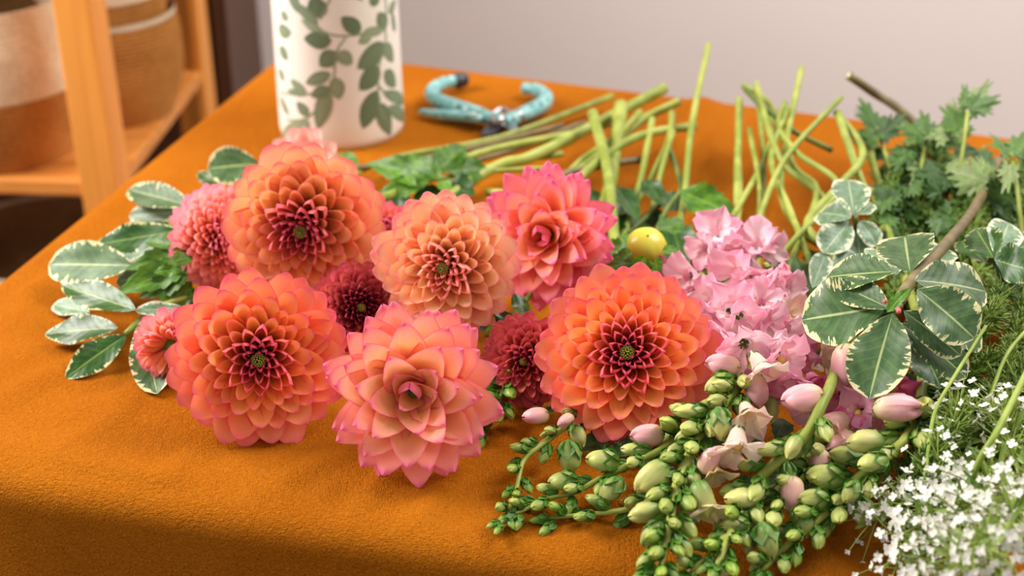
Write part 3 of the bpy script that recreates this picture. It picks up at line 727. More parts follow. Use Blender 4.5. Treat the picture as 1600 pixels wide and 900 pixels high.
def calyx_mesh():
    b = MB()
    for k in range(5):
        a = k*2*PI/5; 
        M = fr((math.cos(a)*.05, -.04, math.sin(a)*.05), (math.cos(a)*.44, .62, math.sin(a)*.44), (math.cos(a)*-.6, .4, math.sin(a)*-.6), .62, .66, -.35)
        b.mesh_in(SEP, M)
    return mesh('calyx', b.v, b.f, None, MT['calyx'])
CAL = calyx_mesh()
def snap_bud(t, P, Y, size, ripe, rnd, kind=None, wf=.46):
    me = BUD if kind is None else kind
    o = obj('bud', me, t, inv(t) @ fr(P, Y, (rnd.uniform(-1, 1), rnd.uniform(-1, 1), 1), size*wf, size, size*wf)); o.color = (ripe, 0, rnd.random(), 1)
    c = bpy.data.objects.new('calyx', CAL); C.objects.link(c); c.parent = o
    k = 1.12 if ripe < .5 else .72
    c.matrix_local = Matrix.Diagonal((k*1.30, k*1.0, k*1.30, 1))
    return o
def ruffle(name, m):
    def fn(u, v):
        u = 2*u-1; h = (.25+.75*sstep(0, .7, v))*(1-max(0, (v-.78)/.22)**2*.35)*.5
        z = .13*math.sin(u*6+v*3)*v*v+.26*abs(u)**2-.42*v*v*v
        return (h*u*1.05, v*(1-.12*u*u), z)
    return grid(name, fn, 8, 6, m)
def folded(name, m):
    def fn(u, v):
        u = 2*u-1; h = (.3+.7*sstep(0, .5, v))*(1-max(0, (v-.55)/.45)**1.6*.85)*.5
        return (h*u*.9, v*1.15-.1*u*u, .10*math.sin(u*5+v*6)*v+.55*abs(u)*h-.25*v*v)
    return grid(name, fn, 8, 6, m)
FOLD = {k: folded('folded_petal', MT[k]) for k in ('pink', 'deep', 'blush', 'cream')}
RUF = {k: ruffle('ruffled_petal', MT[k]) for k in ('pink', 'deep', 'blush', 'cream')}
TUBE = {k: grid('bloom', lambda u, v: ((.16+.22*v)*math.cos(u*2*PI)*(.35+.65*sstep(0, .3, v)), v*.9-.05, (.16+.20*v)*math.sin(u*2*PI)*(.35+.65*sstep(0, .3, v))), 14, 6, MT[k]) for k in ('pink', 'deep', 'blush', 'cream')}
def bloom(t, P, Y, size, col, rnd):
    """open snapdragon flower: a tube with two standing and three hanging ruffled lobes"""
    Zh = Vector((rnd.uniform(-.5, .5), rnd.uniform(-.3, .3), 1))
    o = obj('bloom', TUBE[col], t, inv(t) @ fr(P, Y, Zh, size*.8, size*.8, size*.8)); 
    size *= 1.0
    for k, (a, l, wd, flare) in enumerate(((55, 1.15, 1.15, .45), (125, 1.15, 1.15, .45), (205, .9, .95, .9), (270, .95, 1.0, 1.0), (335, .9, .95, .9))):
        a = math.radians(a+rnd.uniform(-22, 22)); d = Vector((math.cos(a), 0, math.sin(a)))
        root = d*.26+Vector((0, .72, 0)); dr = d*flare*rnd.uniform(.5, 1.4)+Vector((0, .75, 0))
        p = bpy.data.objects.new('petal', (RUF if rnd.random() < .6 else FOLD)[col]); C.objects.link(p); p.parent = o
        l *= rnd.uniform(.85, 1.35)
        p.matrix_local = fr(root, dr, Vector((0, .7, 0))-d*.7, wd, l*.8, .8)
    if rnd.random() < .3:
        th = bpy.data.objects.new('throat', CLUMP); C.objects.link(th); th.parent = o; th.matrix_local = Matrix.Translation((0, .68, -.12)) @ Matrix.Scale(.17, 4)
    c = bpy.data.objects.new('calyx', CAL); C.objects.link(c); c.parent = o; c.matrix_local = Matrix.Scale(.55, 4)
CLUMP = lathe('throat', [(max(.001, math.sin(PI*k/6)), -math.cos(PI*k/6)) for k in range(7)], 10, flat('yellow_throat', srgb(240, 206, 110), .6, .3))
def snapdragon(label, pts, spike, nb, s0=.006, s1=.015, ripe=(0, .6), seed=1, r=.0026, blooms=(), bigs=(), m='stem', ang=.95, gap=0.0):
    rnd = random.Random(seed); P = smooth_line([at(*p) for p in pts], 8); t = thing('snapdragon', label, 'snapdragon', P[0], 'cut snapdragons in the heap')
    L = [0]
    for i in range(len(P)-1): L.append(L[-1]+(P[i+1]-P[i]).length)
    b = MB(); N = len(P); b.tube(P, [r*(.45+.55*min(1, L[i]/.09)) for i in range(N)], 9); b.build('stem', MT[m], t, True, inv(t))
    def pos(s):
        i = 0
        while i < N-2 and L[i+1] < s: i += 1
        f = (s-L[i])/max(1e-6, L[i+1]-L[i]); return P[i].lerp(P[i+1], f), (P[i]-P[i+1]).normalized()
    snap_bud(t, P[0], (P[0]-P[1]), s0*1.3, 0, rnd)
    for k in range(nb):
        f = (k+.5)/nb; s = gap+spike*f**1.15; p, tn = pos(s); a = k*2.4+rnd.uniform(-.3, .3); X = tn.orthogonal().normalized(); Yv = tn.cross(X)
        rad = X*math.cos(a)+Yv*math.sin(a)
        if rad.z < -.55: rad.z *= .3
        rad.z += .1; rad.normalize(); size = s0+(s1-s0)*f; size *= rnd.uniform(1.1, 1.5)
        base = p+rad*(r*.6+size*.10)
        d = (rad*ang*.8+tn*rnd.uniform(.8, 1.3)).normalized()
        snap_bud(t, base, d, size, max(0, ripe[0]+(ripe[1]-ripe[0])*f+rnd.uniform(-.15, .15)), rnd, None if f < .7 else CBUD)
    for (x, y, z, sz, ri, dx, dy) in bigs:
        q = at(x, y, z); sm = sz*mpp(q); d = (RGT*dx-UPC*dy+(CAM-q).normalized()*.25).normalized()
        snap_bud(t, q-d*sm*.5, d, sm, ri, rnd, CBUD if ri < .65 else WBUD, .66)
    for (x, y, z, sz, col, dx, dy) in blooms:
        q = at(x, y, z); sm = sz*mpp(q)*.62; d = (RGT*dx-UPC*dy+(CAM-q).normalized()*.75).normalized()
        bloom(t, q-d*sm*.7, d, sm, col, rnd)
    return t
snapdragon('snapdragon tip of green buds curling furthest left on the cloth', [(783,818,.008),(800,785,.010),(808,760,.012),(817,722,.016),(841,698,.02),(885,665,.02),(960,600,.02),(1060,480,.02),(1150,360,.03),(1153,200,.05)], .13, 17, .008, .0125, (0, .25), 21,
           bigs=[(838,650,.025,42,.85,-1,.1),(884,657,.03,30,.7,-.4,.3),(890,715,.02,52,.3,.1,1),(905,682,.02,34,.5,.2,.6)], r=.0022)
snapdragon('long snapdragon spike of pointed green buds lying left on the cloth', [(806,803,.009),(854,781,.012),(900,768,.015),(940,747,.02),(987,724,.025),(1060,680,.03),(1140,560,.02),(1186,325,.03),(1171,201,.055)], .15, 18, .010, .017, (.05, .35), 22,
           bigs=[(942,720,.03,52,.35,-1,-.1),(880,752,.022,46,.25,-1,.1),(955,765,.02,48,.35,-.6,.7)], r=.0025)
snapdragon('short green snapdragon tip lying lowest under the left spikes', [(858,810,.006),(911,804,.008),(955,800,.010),(1000,788,.012),(1080,740,.012),(1160,560,.015),(1193,292,.03),(1182,129,.08)], .085, 9, .010, .016, (.05, .3), 23)
snapdragon('thick snapdragon spike pointing at the camera in the front centre', [(1020,925,.03),(1040,850,.035),(1050,800,.038),(1056,765,.04),(1072,722,.045),(1102,664,.05),(1140,622,.055),(1182,560,.05),(1205,480,.035),(1240,400,.03),(1276,300,.035),(1239,258,.04),(1205,167,.06),(1160,133,.075)], .205, 40, .012, .0165, (0, .45), 24, r=.0032,
           bigs=[(1020,745,.04,66,.55,-.8,.7),(1008,800,.035,52,.5,-1,.3),(1018,835,.035,46,.3,-.6,.8),(1108,720,.05,48,.7,.5,-.8),(1098,780,.04,60,.5,.3,1),(1124,600,.06,48,.4,-.9,.5),(1130,570,.065,56,.9,-1,-.1),(1183,610,.06,56,.85,.2,1),(1125,662,.06,50,.45,.1,1),(1012,680,.035,54,.75,-1,.1),(1062,640,.05,34,.3,-.8,-.3)],
           blooms=[(1165,540,.075,86,'pink',.1,.1),(1130,530,.07,70,'pink',-.9,.2),(1190,575,.075,80,'blush',.5,.8),(1170,650,.06,84,'blush',.2,.5),(1150,700,.055,100,'blush',-.1,.9),(1105,790,.035,80,'cream',.1,1),(1118,740,.04,60,'cream',.3,.9)])
snapdragon('snapdragon spike with cream buds left of the pink heap centre', [(1075,895,.012),(1130,852,.02),(1182,815,.025),(1215,788,.028),(1262,742,.03),(1320,650,.03),(1330,500,.03),(1300,400,.03),(1250,360,.03),(1220,284,.04),(1252,106,.09)], .16, 24, .011, .019, (.1, .5), 25, r=.003,
           bigs=[(1160,780,.035,56,.6,-1,.0),(1148,820,.03,46,.4,-1,.1),(1198,845,.025,56,.3,.3,1),(1237,770,.035,54,.7,-.1,1),(1205,640,.04,40,.5,0,1),(1280,725,.035,50,.75,-.1,1)])
snapdragon('snapdragon with a long bare pale stem crossing the pink heap', [(1120,885,.03),(1160,790,.03),(1190,745,.04),(1225,712,.05),(1262,676,.06),(1285,630,.07),(1302,588,.07),(1330,480,.05),(1310,400,.04),(1261,352,.04),(1307,295,.05),(1348,240,.06),(1307,175,.08)], .14, 18, .011, .017, (.0, .4), 26, r=.0036,
           bigs=[(1240,698,.065,40,.55,-.4,.8),(1255,622,.07,68,.9,-1,.15),(1322,572,.075,72,.95,.0,1)],
           blooms=[(1225,560,.075,84,'pink',.4,.2),(1235,600,.06,80,'deep',.2,.6),(1212,540,.075,60,'pink',.8,-.2),(1200,595,.05,84,'deep',-.4,.6),(1255,560,.05,60,'deep',.4,.4)])
snapdragon('rightmost snapdragon spike with yellow green buds beside the white filler', [(1190,892,.012),(1241,842,.02),(1300,792,.028),(1347,742,.035),(1392,708,.045),(1420,676,.05),(1440,610,.045),(1435,500,.04),(1400,400,.03),(1367,307,.04),(1348,288,.045),(1310,180,.08)], .17, 26, .011, .020, (.1, .4), 27, r=.0036,
           bigs=[(1402,638,.065,74,.95,1,.0),(1352,690,.06,60,.6,-1,.1),(1364,722,.055,48,.35,-1,.3),(1330,768,.045,40,.3,-.3,.5),(1272,780,.035,50,.35,-1,.0),(1290,745,.04,60,.35,-1,-.1),(1255,815,.025,50,.3,.1,1),(1328,640,.05,50,.85,-.3,-.8),(1300,665,.045,64,.9,-.9,.3),(1315,690,.04,50,.8,-.9,.6)],
           blooms=[(1340,640,.055,70,'deep',-.3,-.2),(1310,620,.05,64,'deep',-.3,.2),(1300,670,.045,70,'blush',-.6,.4),(1375,655,.04,60,'pink',.1,.4),(1345,600,.045,70,'deep',.0,-.2),(1275,600,.05,76,'deep',.3,.4),(1290,565,.045,60,'blush',.5,-.2),(1265,640,.04,70,'pink',-.2,.5),(1400,610,.04,60,'deep',.4,.2),(1260,520,.05,60,'deep',.8,.1)])
snapdragon('pale pink snapdragon flowering at the back left of the pink heap', [(1060,470,.04),(1085,440,.04),(1110,400,.05),(1125,370,.05),(1150,330,.04),(1193,250,.04),(1227,159,.08)], .05, 5, .008, .012, (.3, .6), 28,
           blooms=[(1118,362,.07,78,'pink',.0,-.5),(1138,392,.065,72,'pink',.5,.2),(1100,388,.065,66,'pink',-.8,.2),(1072,432,.055,74,'pink',-.5,.1),(1095,450,.05,60,'pink',-.2,.6),(1050,425,.045,56,'deep',-.9,-.1)])
snapdragon('pale pink snapdragon standing in front of the bare green stems', [(1215,440,.05),(1200,410,.05),(1188,380,.05),(1184,363,.045),(1193,322,.045),(1231,242,.06),(1314,152,.09)], .04, 4, .008, .012, (.3, .6), 29,
           blooms=[(1185,380,.065,74,'pink',.0,-.6),(1205,392,.06,60,'pink',.7,.0),(1168,402,.06,56,'pink',-.8,.3),(1150,428,.065,84,'pink',-.5,.0),(1205,440,.07,96,'pink',.7,.1),(1232,455,.06,70,'pink',.9,-.1),(1175,440,.065,70,'pink',.1,.3)])
snapdragon('snapdragon of washed out pink flowers beside the large right dahlia', [(1110,520,.05),(1130,490,.05),(1160,470,.05),(1190,430,.04),(1245,370,.04),(1310,292,.05),(1246,239,.06),(1200,180,.06)], .05, 4, .008, .012, (.3, .6), 30,
           blooms=[(1112,470,.06,84,'pink',-.5,.0),(1140,480,.07,84,'pink',.0,-.3),(1120,505,.06,80,'pink',-.6,.5),(1160,498,.075,80,'pink',.2,.2),(1200,505,.07,80,'pink',.6,.2),(1225,520,.06,70,'pink',.9,.2),(1235,490,.055,60,'blush',.7,-.2),(1105,530,.045,60,'deep',-.6,.6),(1190,470,.065,70,'pink',.2,-.5)])
snapdragon('shaded snapdragon of dark green buds between the two front dahlias', [(745,672,.008),(770,650,.012),(782,622,.015),(790,590,.02),(800,540,.025),(806,490,.035),(850,440,.03),(960,380,.02),(1030,320,.025),(1064,295,.03),(1043,224,.045)], .12, 22, .012, .016, (-.4, -.2), 31, m='stem_dark')

# bare stem ends of further cut flowers
loose = [([(1150,420,.03),(1151,360,.03),(1152,280,.04),(1154,200,.055),(1155,155,.07)], .0035, 'stem', 'straight bright green stem, leftmost of the bare ones behind the pink heap'),
         ([(1260,470,.03),(1300,330,.03),(1220,250,.05),(1182,135,.085)], .003, 'stem', 'pale green bare stem leaning left above the gap in the cloth'),
         ([(1500,290,.03),(1450,215,.04),(1405,171,.06),(1370,148,.07),(1326,118,.09)], .0042, 'stem_brown', 'thick woody stem end slanting over the parsley like leaves'),
         ([(1390,330,.03),(1362,250,.05),(1357,205,.06)], .0038, 'stem', 'short upright pale stem right of the small rosette'),
         ([(1300,235,.04),(1240,205,.05),(1190,165,.07),(1165,140,.075)], .0028, 'stem_dark', 'thin dark stem crossing the bare stems at a slant'),
         ([(1410,262,.04),(1412,300,.04),(1390,340,.035),(1340,420,.03)], .003, 'stem', 'crooked pale stem reaching out of the tangled greenery'),
         ([(820,300,.03),(900,270,.03),(1000,190,.04),(1062,158,.06)], .0042, 'stem', 'bright green stem end lying right of the thickest dahlia stem'),
         ([(760,300,.02),(850,300,.03),(910,250,.03),(960,215,.045),(1000,175,.05)], .0034, 'stem', 'olive stem lying across the middle of the dahlia stems'),
         ([(700,262,.01),(800,235,.012),(890,200,.014),(915,192,.015)], .003, 'stem_brown', 'thin brown twig lying under the upper dahlia stems'),
         ([(1019,330,.02),(1035,260,.04),(1052,205,.05)], .0026, 'stem', 'thin forked stem leaning behind the yellow bud'),
         ([(1270,420,.03),(1235,330,.04),(1205,250,.05),(1230,120+50,.07)], .003, 'stem', 'long bare stem crossing to the right behind the pink heap')]
for pts, r, m, lab in loose:
    P0 = at(*pts[0]); t = thing('cut_stem', lab, 'stem', P0); stem_px(t, pts, r, m)
    e = at(*pts[-1]); b = MB(); d = (e-at(*pts[-2])).normalized(); b.tube([e, e+d*.0006], [r*.72, r*.66], 8)
    b.build('cut_end', MT['cut'] if 'cut' in MT else MT.setdefault('cut', flat('cut_end', srgb(214, 214, 170), .6)), t, True, inv(t))

# ------------------------------------------------------------------ variegated sprigs and leaves
R5 = random.Random(55)
t = thing('variegated_sprig', 'cream edged pittosporum sprig fanned out at the far left of the heap', 'foliage', at(300, 470, .015))
stem_px(t, [(330,455,.02),(270,472,.025),(230,490,.025),(196,523,.02)], .0024, 'stem')
for kd, b, tp, wd in [('vp',(140,488,.008),(82,474,.006),30),('v',(208,415,.035),(74,411,.03),64),('vd',(212,484,.035),(97,447,.03),44),('vd',(184,513,.025),(66,516,.015),48),('vd',(197,524,.02),(101,588,.006),42),
                      ('vd',(278,360,.05),(150,384,.04),44),('vp',(282,372,.03),(156,392,.02),46),('v',(300,322,.05),(199,294,.04),40),('vp',(292,330,.035),(202,338,.025),36),('v',(405,256,.045),(324,262,.045),52),('vd',(345,290,.03),(310,270,.03),22),
                      ('v',(222,500,.03),(246,617,.006),50),('vp',(270,420,.03),(180,440,.02),46),('vp',(285,480,.03),(212,486,.03),22),('vd',(232,372,.03),(262,345,.03),30)]:
    leafbt(t, kd, b, tp, wd, rnd=R5)
t = thing('leafy_green_tuft', 'fresh toothed green leaves tucked left of the pink fringed dahlia', 'foliage', at(290, 430, .02))
stem_px(t, [(340,440,.02),(290,430,.025),(262,440,.03),(272,400,.04)], .0018, 'stem')
for kd, b, tp, wd in [('d',(290,395,.045),(196,418,.04),34),('d',(300,410,.045),(182,455,.035),42),('d',(295,430,.04),(215,462,.03),34),('d',(290,385,.05),(222,372,.05),30),('d',(296,372,.05),(245,350,.045),26),('d',(300,440,.03),(240,500,.02),30),
                      ('d',(300,400,.055),(262,412,.06),22),('d',(285,420,.05),(240,425,.05),22),('d',(300,380,.055),(270,392,.06),18),('dd',(310,460,.02),(250,470,.015),40),('dd',(310,350,.02),(270,330,.02),30)]:
    leafbt(t, kd, b, tp, wd, rnd=R5)
t = thing('dahlia_leaf_spray', 'green toothed leaf spray lying behind the middle dahlias', 'foliage', at(690, 275, .02))
stem_px(t, [(870,262,.03),(760,268,.03),(690,278,.035),(600,300,.03)], .0024, 'stem')
for kd, b, tp, wd in [('d',(682,277,.04),(570,252,.04),40),('d',(680,270,.04),(728,226,.05),44),('d',(700,268,.04),(762,262,.035),44),('d',(670,283,.04),(585,304,.03),32),('d',(690,280,.04),(640,240,.045),30),('d',(690,282,.05),(700,300,.05),20),('d',(650,290,.04),(610,262,.045),22),
                      ('dd',(700,290,.03),(740,300,.03),44),('dd',(640,300,.015),(590,318,.01),40),('dd',(700,300,.02),(640,320,.015),40),('d',(560,262,.03),(520,235,.03),24)]:
    leafbt(t, kd, b, tp, wd, rnd=R5)
t = thing('dahlia_leaf_spray', 'dark green leaf spray around the round yellow bud', 'foliage', at(1020, 380, .02))
stem_px(t, [(1000,460,.03),(1015,390,.03),(1040,330,.04),(1064,298,.04)], .0022, 'stem_dark')
for kd, b, tp, wd in [('d',(1064,299,.045),(1152,336,.035),46),('dd',(1005,281,.04),(1041,322,.035),28),('dd',(962,290,.035),(998,345,.03),32),('dd',(935,300,.03),(905,340,.03),40),('d',(1030,360,.05),(1070,345,.05),36),
                      ('dd',(1040,330,.03),(1070,300,.03),40),('d',(985,395,.05),(935,392,.045),36),('d',(990,410,.05),(930,420,.04),30),('d',(1030,400,.05),(1050,385,.055),20),('dd',(1050,350,.03),(1070,420,.02),50),('dd',(1000,340,.02),(960,380,.02),50),('dd',(1020,440,.03),(1060,400,.02),40),('d',(1020,410,.055),(1028,432,.05),20),('dd',(940,350,.02),(980,390,.02),40)]:
    leafbt(t, kd, b, tp, wd, rnd=R5)
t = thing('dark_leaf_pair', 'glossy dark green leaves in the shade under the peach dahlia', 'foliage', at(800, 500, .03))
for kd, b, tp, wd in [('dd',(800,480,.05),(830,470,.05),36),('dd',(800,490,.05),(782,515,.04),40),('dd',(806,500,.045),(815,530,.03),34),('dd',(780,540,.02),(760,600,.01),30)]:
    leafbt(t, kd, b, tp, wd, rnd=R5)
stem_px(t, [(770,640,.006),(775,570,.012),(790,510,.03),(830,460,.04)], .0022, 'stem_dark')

t = thing('variegated_rosette', 'large cream edged pittosporum rosette on top at the right', 'foliage', at(1420, 441, .115))
stem_px(t, [(1405,470,.12),(1423,441,.115),(1473,387,.10),(1524,323,.075),(1560,250,.04)], .0042, 'stem_brown')
for kd, b, tp, wd in [('v',(1385,478,.105),(1254,502,.085),98),('v',(1395,490,.105),(1356,614,.075),78),('v',(1440,500,.095),(1544,520,.08),70),('v',(1408,505,.10),(1516,586,.075),56),('v',(1412,486,.108),(1504,552,.09),48),
                      ('v',(1429,438,.118),(1548,446,.11),76),('v',(1433,452,.122),(1526,522,.105),76),('v',(1422,425,.115),(1410,355,.115),78),('v',(1390,482,.108),(1304,440,.105),46),('v',(1399,424,.122),(1290,430,.105),62),('vp',(1440,420,.09),(1480,390,.08),50)]:
    leafbt(t, kd, b, tp, wd, rnd=R5)
for kd, b, tp, wd in [('vp',(1445,470,.085),(1550,480,.07),60),('v',(1380,470,.09),(1275,470,.075),60),('vd',(1425,505,.08),(1470,610,.06),60),('vp',(1400,430,.09),(1370,385,.08),50)]: leafbt(t, kd, b, tp, wd, rnd=R5)
for b, tp, wd in [((1386,488,.125),(1421,448,.14),18),((1400,470,.125),(1386,455,.135),10),((1405,470,.125),(1430,455,.14),10)]: leafbt(t, 'd', b, tp, wd, name='young_leaf', rnd=R5)
for k in range(7):
    q = at(1390+R5.uniform(-12, 22), 475+R5.uniform(-12, 12), .128); o = obj('tiny_bud', CLUMP2 if 'CLUMP2' in globals() else globals().setdefault('CLUMP2', lathe('tiny_bud', [(max(.001, math.sin(PI*k_/6)), -math.cos(PI*k_/6)) for k_ in range(7)], 8, flat('rosy_bud', srgb(214, 110, 110)))), t, inv(t) @ Matrix.Translation(q) @ Matrix.Scale(.0016, 4))
t = thing('variegated_rosette', 'small silvery variegated rosette behind the large one', 'foliage', at(1336, 338, .07))
stem_px(t, [(1336,338,.075),(1345,380,.05),(1380,430,.03)], .0022, 'stem_dark')
for kd, b, tp, wd in [('vp',(1334,336,.075),(1326,277,.085),50),('vp',(1330,340,.075),(1276,326,.07),46),('vp',(1328,345,.07),(1286,396,.055),44),('vp',(1340,336,.075),(1362,318,.075),26),('vp',(1342,345,.07),(1372,380,.06),30),('vp',(1338,350,.065),(1344,404,.05),36),('vp',(1320,350,.05),(1300,360,.05),40)]:
    leafbt(t, kd, b, tp, wd, rnd=R5)
t = thing('variegated_sprig', 'cream edged leaves running out of the frame at the right', 'foliage', at(1565, 410, .07))
stem_px(t, [(1550,405,.085),(1600,395,.07),(1660,380,.04)], .003, 'stem_brown')
for kd, b, tp, wd in [('vd',(1552,403,.09),(1522,350,.09),50),('vp',(1556,400,.09),(1578,345,.09),48),('vd',(1553,405,.09),(1610,425,.08),64),('v',(1550,408,.085),(1625,470,.06),60),('vd',(1560,400,.08),(1640,370,.07),50),('vd',(1540,410,.07),(1500,370,.06),40)]:
    leafbt(t, kd, b, tp, wd, rnd=R5)
t = thing('grey_green_leaves', 'grey green leaves between the pink flowers and the rosettes', 'foliage', at(1270, 420, .04))
stem_px(t, [(1310,520,.03),(1280,450,.035),(1261,400,.04)], .002, 'stem_dark')
for kd, b, tp, wd in [('vp',(1270,450,.05),(1290,395,.055),30),('dd',(1270,460,.045),(1240,400,.045),30),('dd',(1275,480,.05),(1258,520,.04),22),('vp',(1300,420,.05),(1340,400,.05),34),('dd',(1290,430,.03),(1260,380,.03),34),('dd',(1300,460,.03),(1250,470,.03),40),('dd',(1330,430,.03),(1380,400,.03),44),('dd',(1240,450,.03),(1220,390,.03),34),('vp',(1460,640,.05),(1436,700,.03),24),('dd',(1440,600,.04),(1455,655,.03),24)]:
    leafbt(t, kd, b, tp, wd, rnd=R5)

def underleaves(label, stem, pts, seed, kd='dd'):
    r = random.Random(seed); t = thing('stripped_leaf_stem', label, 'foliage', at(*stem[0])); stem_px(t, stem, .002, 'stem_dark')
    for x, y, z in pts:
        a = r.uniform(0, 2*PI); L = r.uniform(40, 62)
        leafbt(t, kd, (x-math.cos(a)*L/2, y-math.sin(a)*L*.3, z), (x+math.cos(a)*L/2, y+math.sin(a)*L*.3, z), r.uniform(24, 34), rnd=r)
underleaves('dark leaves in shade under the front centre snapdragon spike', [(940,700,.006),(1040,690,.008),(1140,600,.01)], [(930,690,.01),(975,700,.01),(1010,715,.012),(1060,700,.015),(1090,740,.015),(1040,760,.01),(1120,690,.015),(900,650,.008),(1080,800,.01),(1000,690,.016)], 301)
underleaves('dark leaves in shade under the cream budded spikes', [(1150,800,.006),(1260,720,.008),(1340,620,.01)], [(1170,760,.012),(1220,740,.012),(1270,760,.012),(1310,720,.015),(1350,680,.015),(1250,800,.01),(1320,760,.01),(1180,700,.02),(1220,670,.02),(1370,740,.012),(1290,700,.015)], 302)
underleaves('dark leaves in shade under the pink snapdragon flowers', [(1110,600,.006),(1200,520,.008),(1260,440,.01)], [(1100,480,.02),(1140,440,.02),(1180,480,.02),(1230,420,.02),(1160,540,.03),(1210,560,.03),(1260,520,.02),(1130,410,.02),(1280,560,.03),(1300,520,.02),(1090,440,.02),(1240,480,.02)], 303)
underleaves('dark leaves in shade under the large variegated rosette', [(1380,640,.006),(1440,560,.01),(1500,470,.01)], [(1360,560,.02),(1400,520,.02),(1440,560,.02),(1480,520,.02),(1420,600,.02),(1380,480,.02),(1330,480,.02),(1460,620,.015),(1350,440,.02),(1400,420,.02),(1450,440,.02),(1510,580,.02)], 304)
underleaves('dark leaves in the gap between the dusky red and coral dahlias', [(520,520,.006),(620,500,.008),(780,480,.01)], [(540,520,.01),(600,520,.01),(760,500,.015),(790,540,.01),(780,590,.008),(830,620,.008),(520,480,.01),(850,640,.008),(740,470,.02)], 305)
underleaves('dark leaves in the gap behind the large right dahlia', [(900,440,.006),(960,380,.008),(1040,330,.01)], [(900,400,.02),(940,390,.02),(980,360,.015),(1020,340,.015),(920,430,.02),(1060,380,.015),(1080,420,.015),(960,330,.012),(1040,430,.02)], 306)
# ------------------------------------------------------------------ lobed parsley-like leaves at the back right
MT['kleaf'] = leaf_mat('deep_lobed_leaf', srgb(66, 108, 34), srgb(40, 80, 24), None, 1, 0.55, srgb(96, 130, 56), 0.25)
def lobed_mesh(name, m, seed):
    rnd = random.Random(seed); n = 60; vs = [(0, .02, 0)]; uv = [(.5, .0)]
    lob = [(-1.9, .55), (-.95, .78), (0, 1.0), (.95, .78), (1.9, .55)]
    for i in range(n+1):
        a = -2.5+5.0*i/n; r = .12
        for la, lr in lob: r = max(r, lr*(max(0, math.cos((a-la)*1.55))**1.1 if abs(a-la) < 1.0 else 0))
        r *= .86+.16*math.cos(a*17+seed)
        for f in (.5, 1.0): vs.append((math.sin(a)*r*f*.75, .05+math.cos(a)*r*f*.75+.1, -.12*(r*f)**2+.05*math.sin(a*5+seed)*f)); uv.append((.5+.5*math.sin(a*2.6)*f, f))
    fs = []
    for i in range(n):
        a = 1+2*i; fs.append((0, a+2, a)); fs.append((a, a+2, a+3, a+1))
    return mesh(name, vs, fs, uv, m)
LOB = {'p': [lobed_mesh('lobed_leaf', MT['pleaf'], s) for s in (1, 2, 3)], 'q': [lobed_mesh('lobed_leaf', MT['pleaf_pale'], s) for s in (4, 5)], 'k': [lobed_mesh('lobed_leaf', MT['kleaf'], s) for s in (6, 7)]}
def lobed(t, kd, b, tp, sz, rnd):
    B_ = at(*b); T_ = at(*tp); nrm = (CAM-B_).normalized()*.8+Vector((rnd.uniform(-.5, .5), rnd.uniform(-.4, .4), .5)); s = (T_-B_).length
    W = sz*mpp(B_)
    obj('leaf', rnd.choice(LOB[kd]), t, inv(t) @ fr(B_, T_-B_, nrm, W*.85, s*1.15, W*.7))
R6 = random.Random(6)
sprays = [('dark lobed leaf spray at the back, nearest the bare stems', (1400,300,.04), [(1420,330,.03),(1390,260,.05),(1370,200,.065)], [('k',(1372,205,.065),(1345,150,.075),62),('k',(1375,215,.065),(1420,172,.07),50),('p',(1375,220,.065),(1318,200,.065),50),('k',(1385,240,.05),(1340,240,.05),40)]),
          ('lobed leaf sprig standing highest against the wall', (1510,330,.04), [(1480,340,.03),(1500,260,.07),(1512,175,.10)], [('p',(1512,172,.10),(1566,150,.105),56),('q',(1512,170,.10),(1553,122,.115),40),('p',(1510,172,.10),(1506,128,.11),34),('p',(1508,210,.085),(1470,160,.095),56),('q',(1508,215,.085),(1484,150,.095),40)]),
          ('broad lobed leaves in the middle of the back greenery', (1450,300,.04), [(1430,340,.03),(1440,260,.06),(1450,215,.07)], [('p',(1450,215,.075),(1400,192,.08),64),('p',(1452,220,.075),(1440,170,.085),56),('p',(1455,225,.075),(1500,200,.08),60),('k',(1440,240,.06),(1385,232,.06),60),('q',(1460,220,.08),(1520,175,.08),50)]),
          ('lobed leaves hanging at the right edge of the picture', (1590,330,.04), [(1600,400,.03),(1590,300,.07),(1580,240,.085)], [('p',(1582,245,.085),(1550,205,.09),56),('p',(1585,245,.085),(1625,190,.095),70),('k',(1585,270,.08),(1560,300,.07),60),('p',(1590,250,.085),(1640,250,.08),60),('q',(1580,255,.085),(1570,300,.08),44)]),
          ('large pale lobed leaf above the rightmost variegated leaves', (1520,330,.05), [(1540,360,.04),(1545,310,.06),(1540,285,.07)], [('q',(1545,285,.075),(1478,262,.075),84),('q',(1545,280,.075),(1530,238,.08),50),('p',(1540,290,.07),(1590,320,.06),60)]),
          ('dark lobed leaves low at the right below the pale leaf', (1540,340,.04), [(1520,360,.03),(1545,330,.05)], [('k',(1545,320,.06),(1590,280,.065),74),('k',(1545,325,.055),(1582,345,.05),60),('k',(1530,330,.05),(1500,300,.05),50)])]
for lab, c, st, lv in sprays:
    t = thing('lobed_leaf_sprig', lab, 'foliage', at(*c)); stem_px(t, st, .0018, 'stem')
    for kd, b, tp, sz in lv: lobed(t, kd, b, tp, sz, R6)

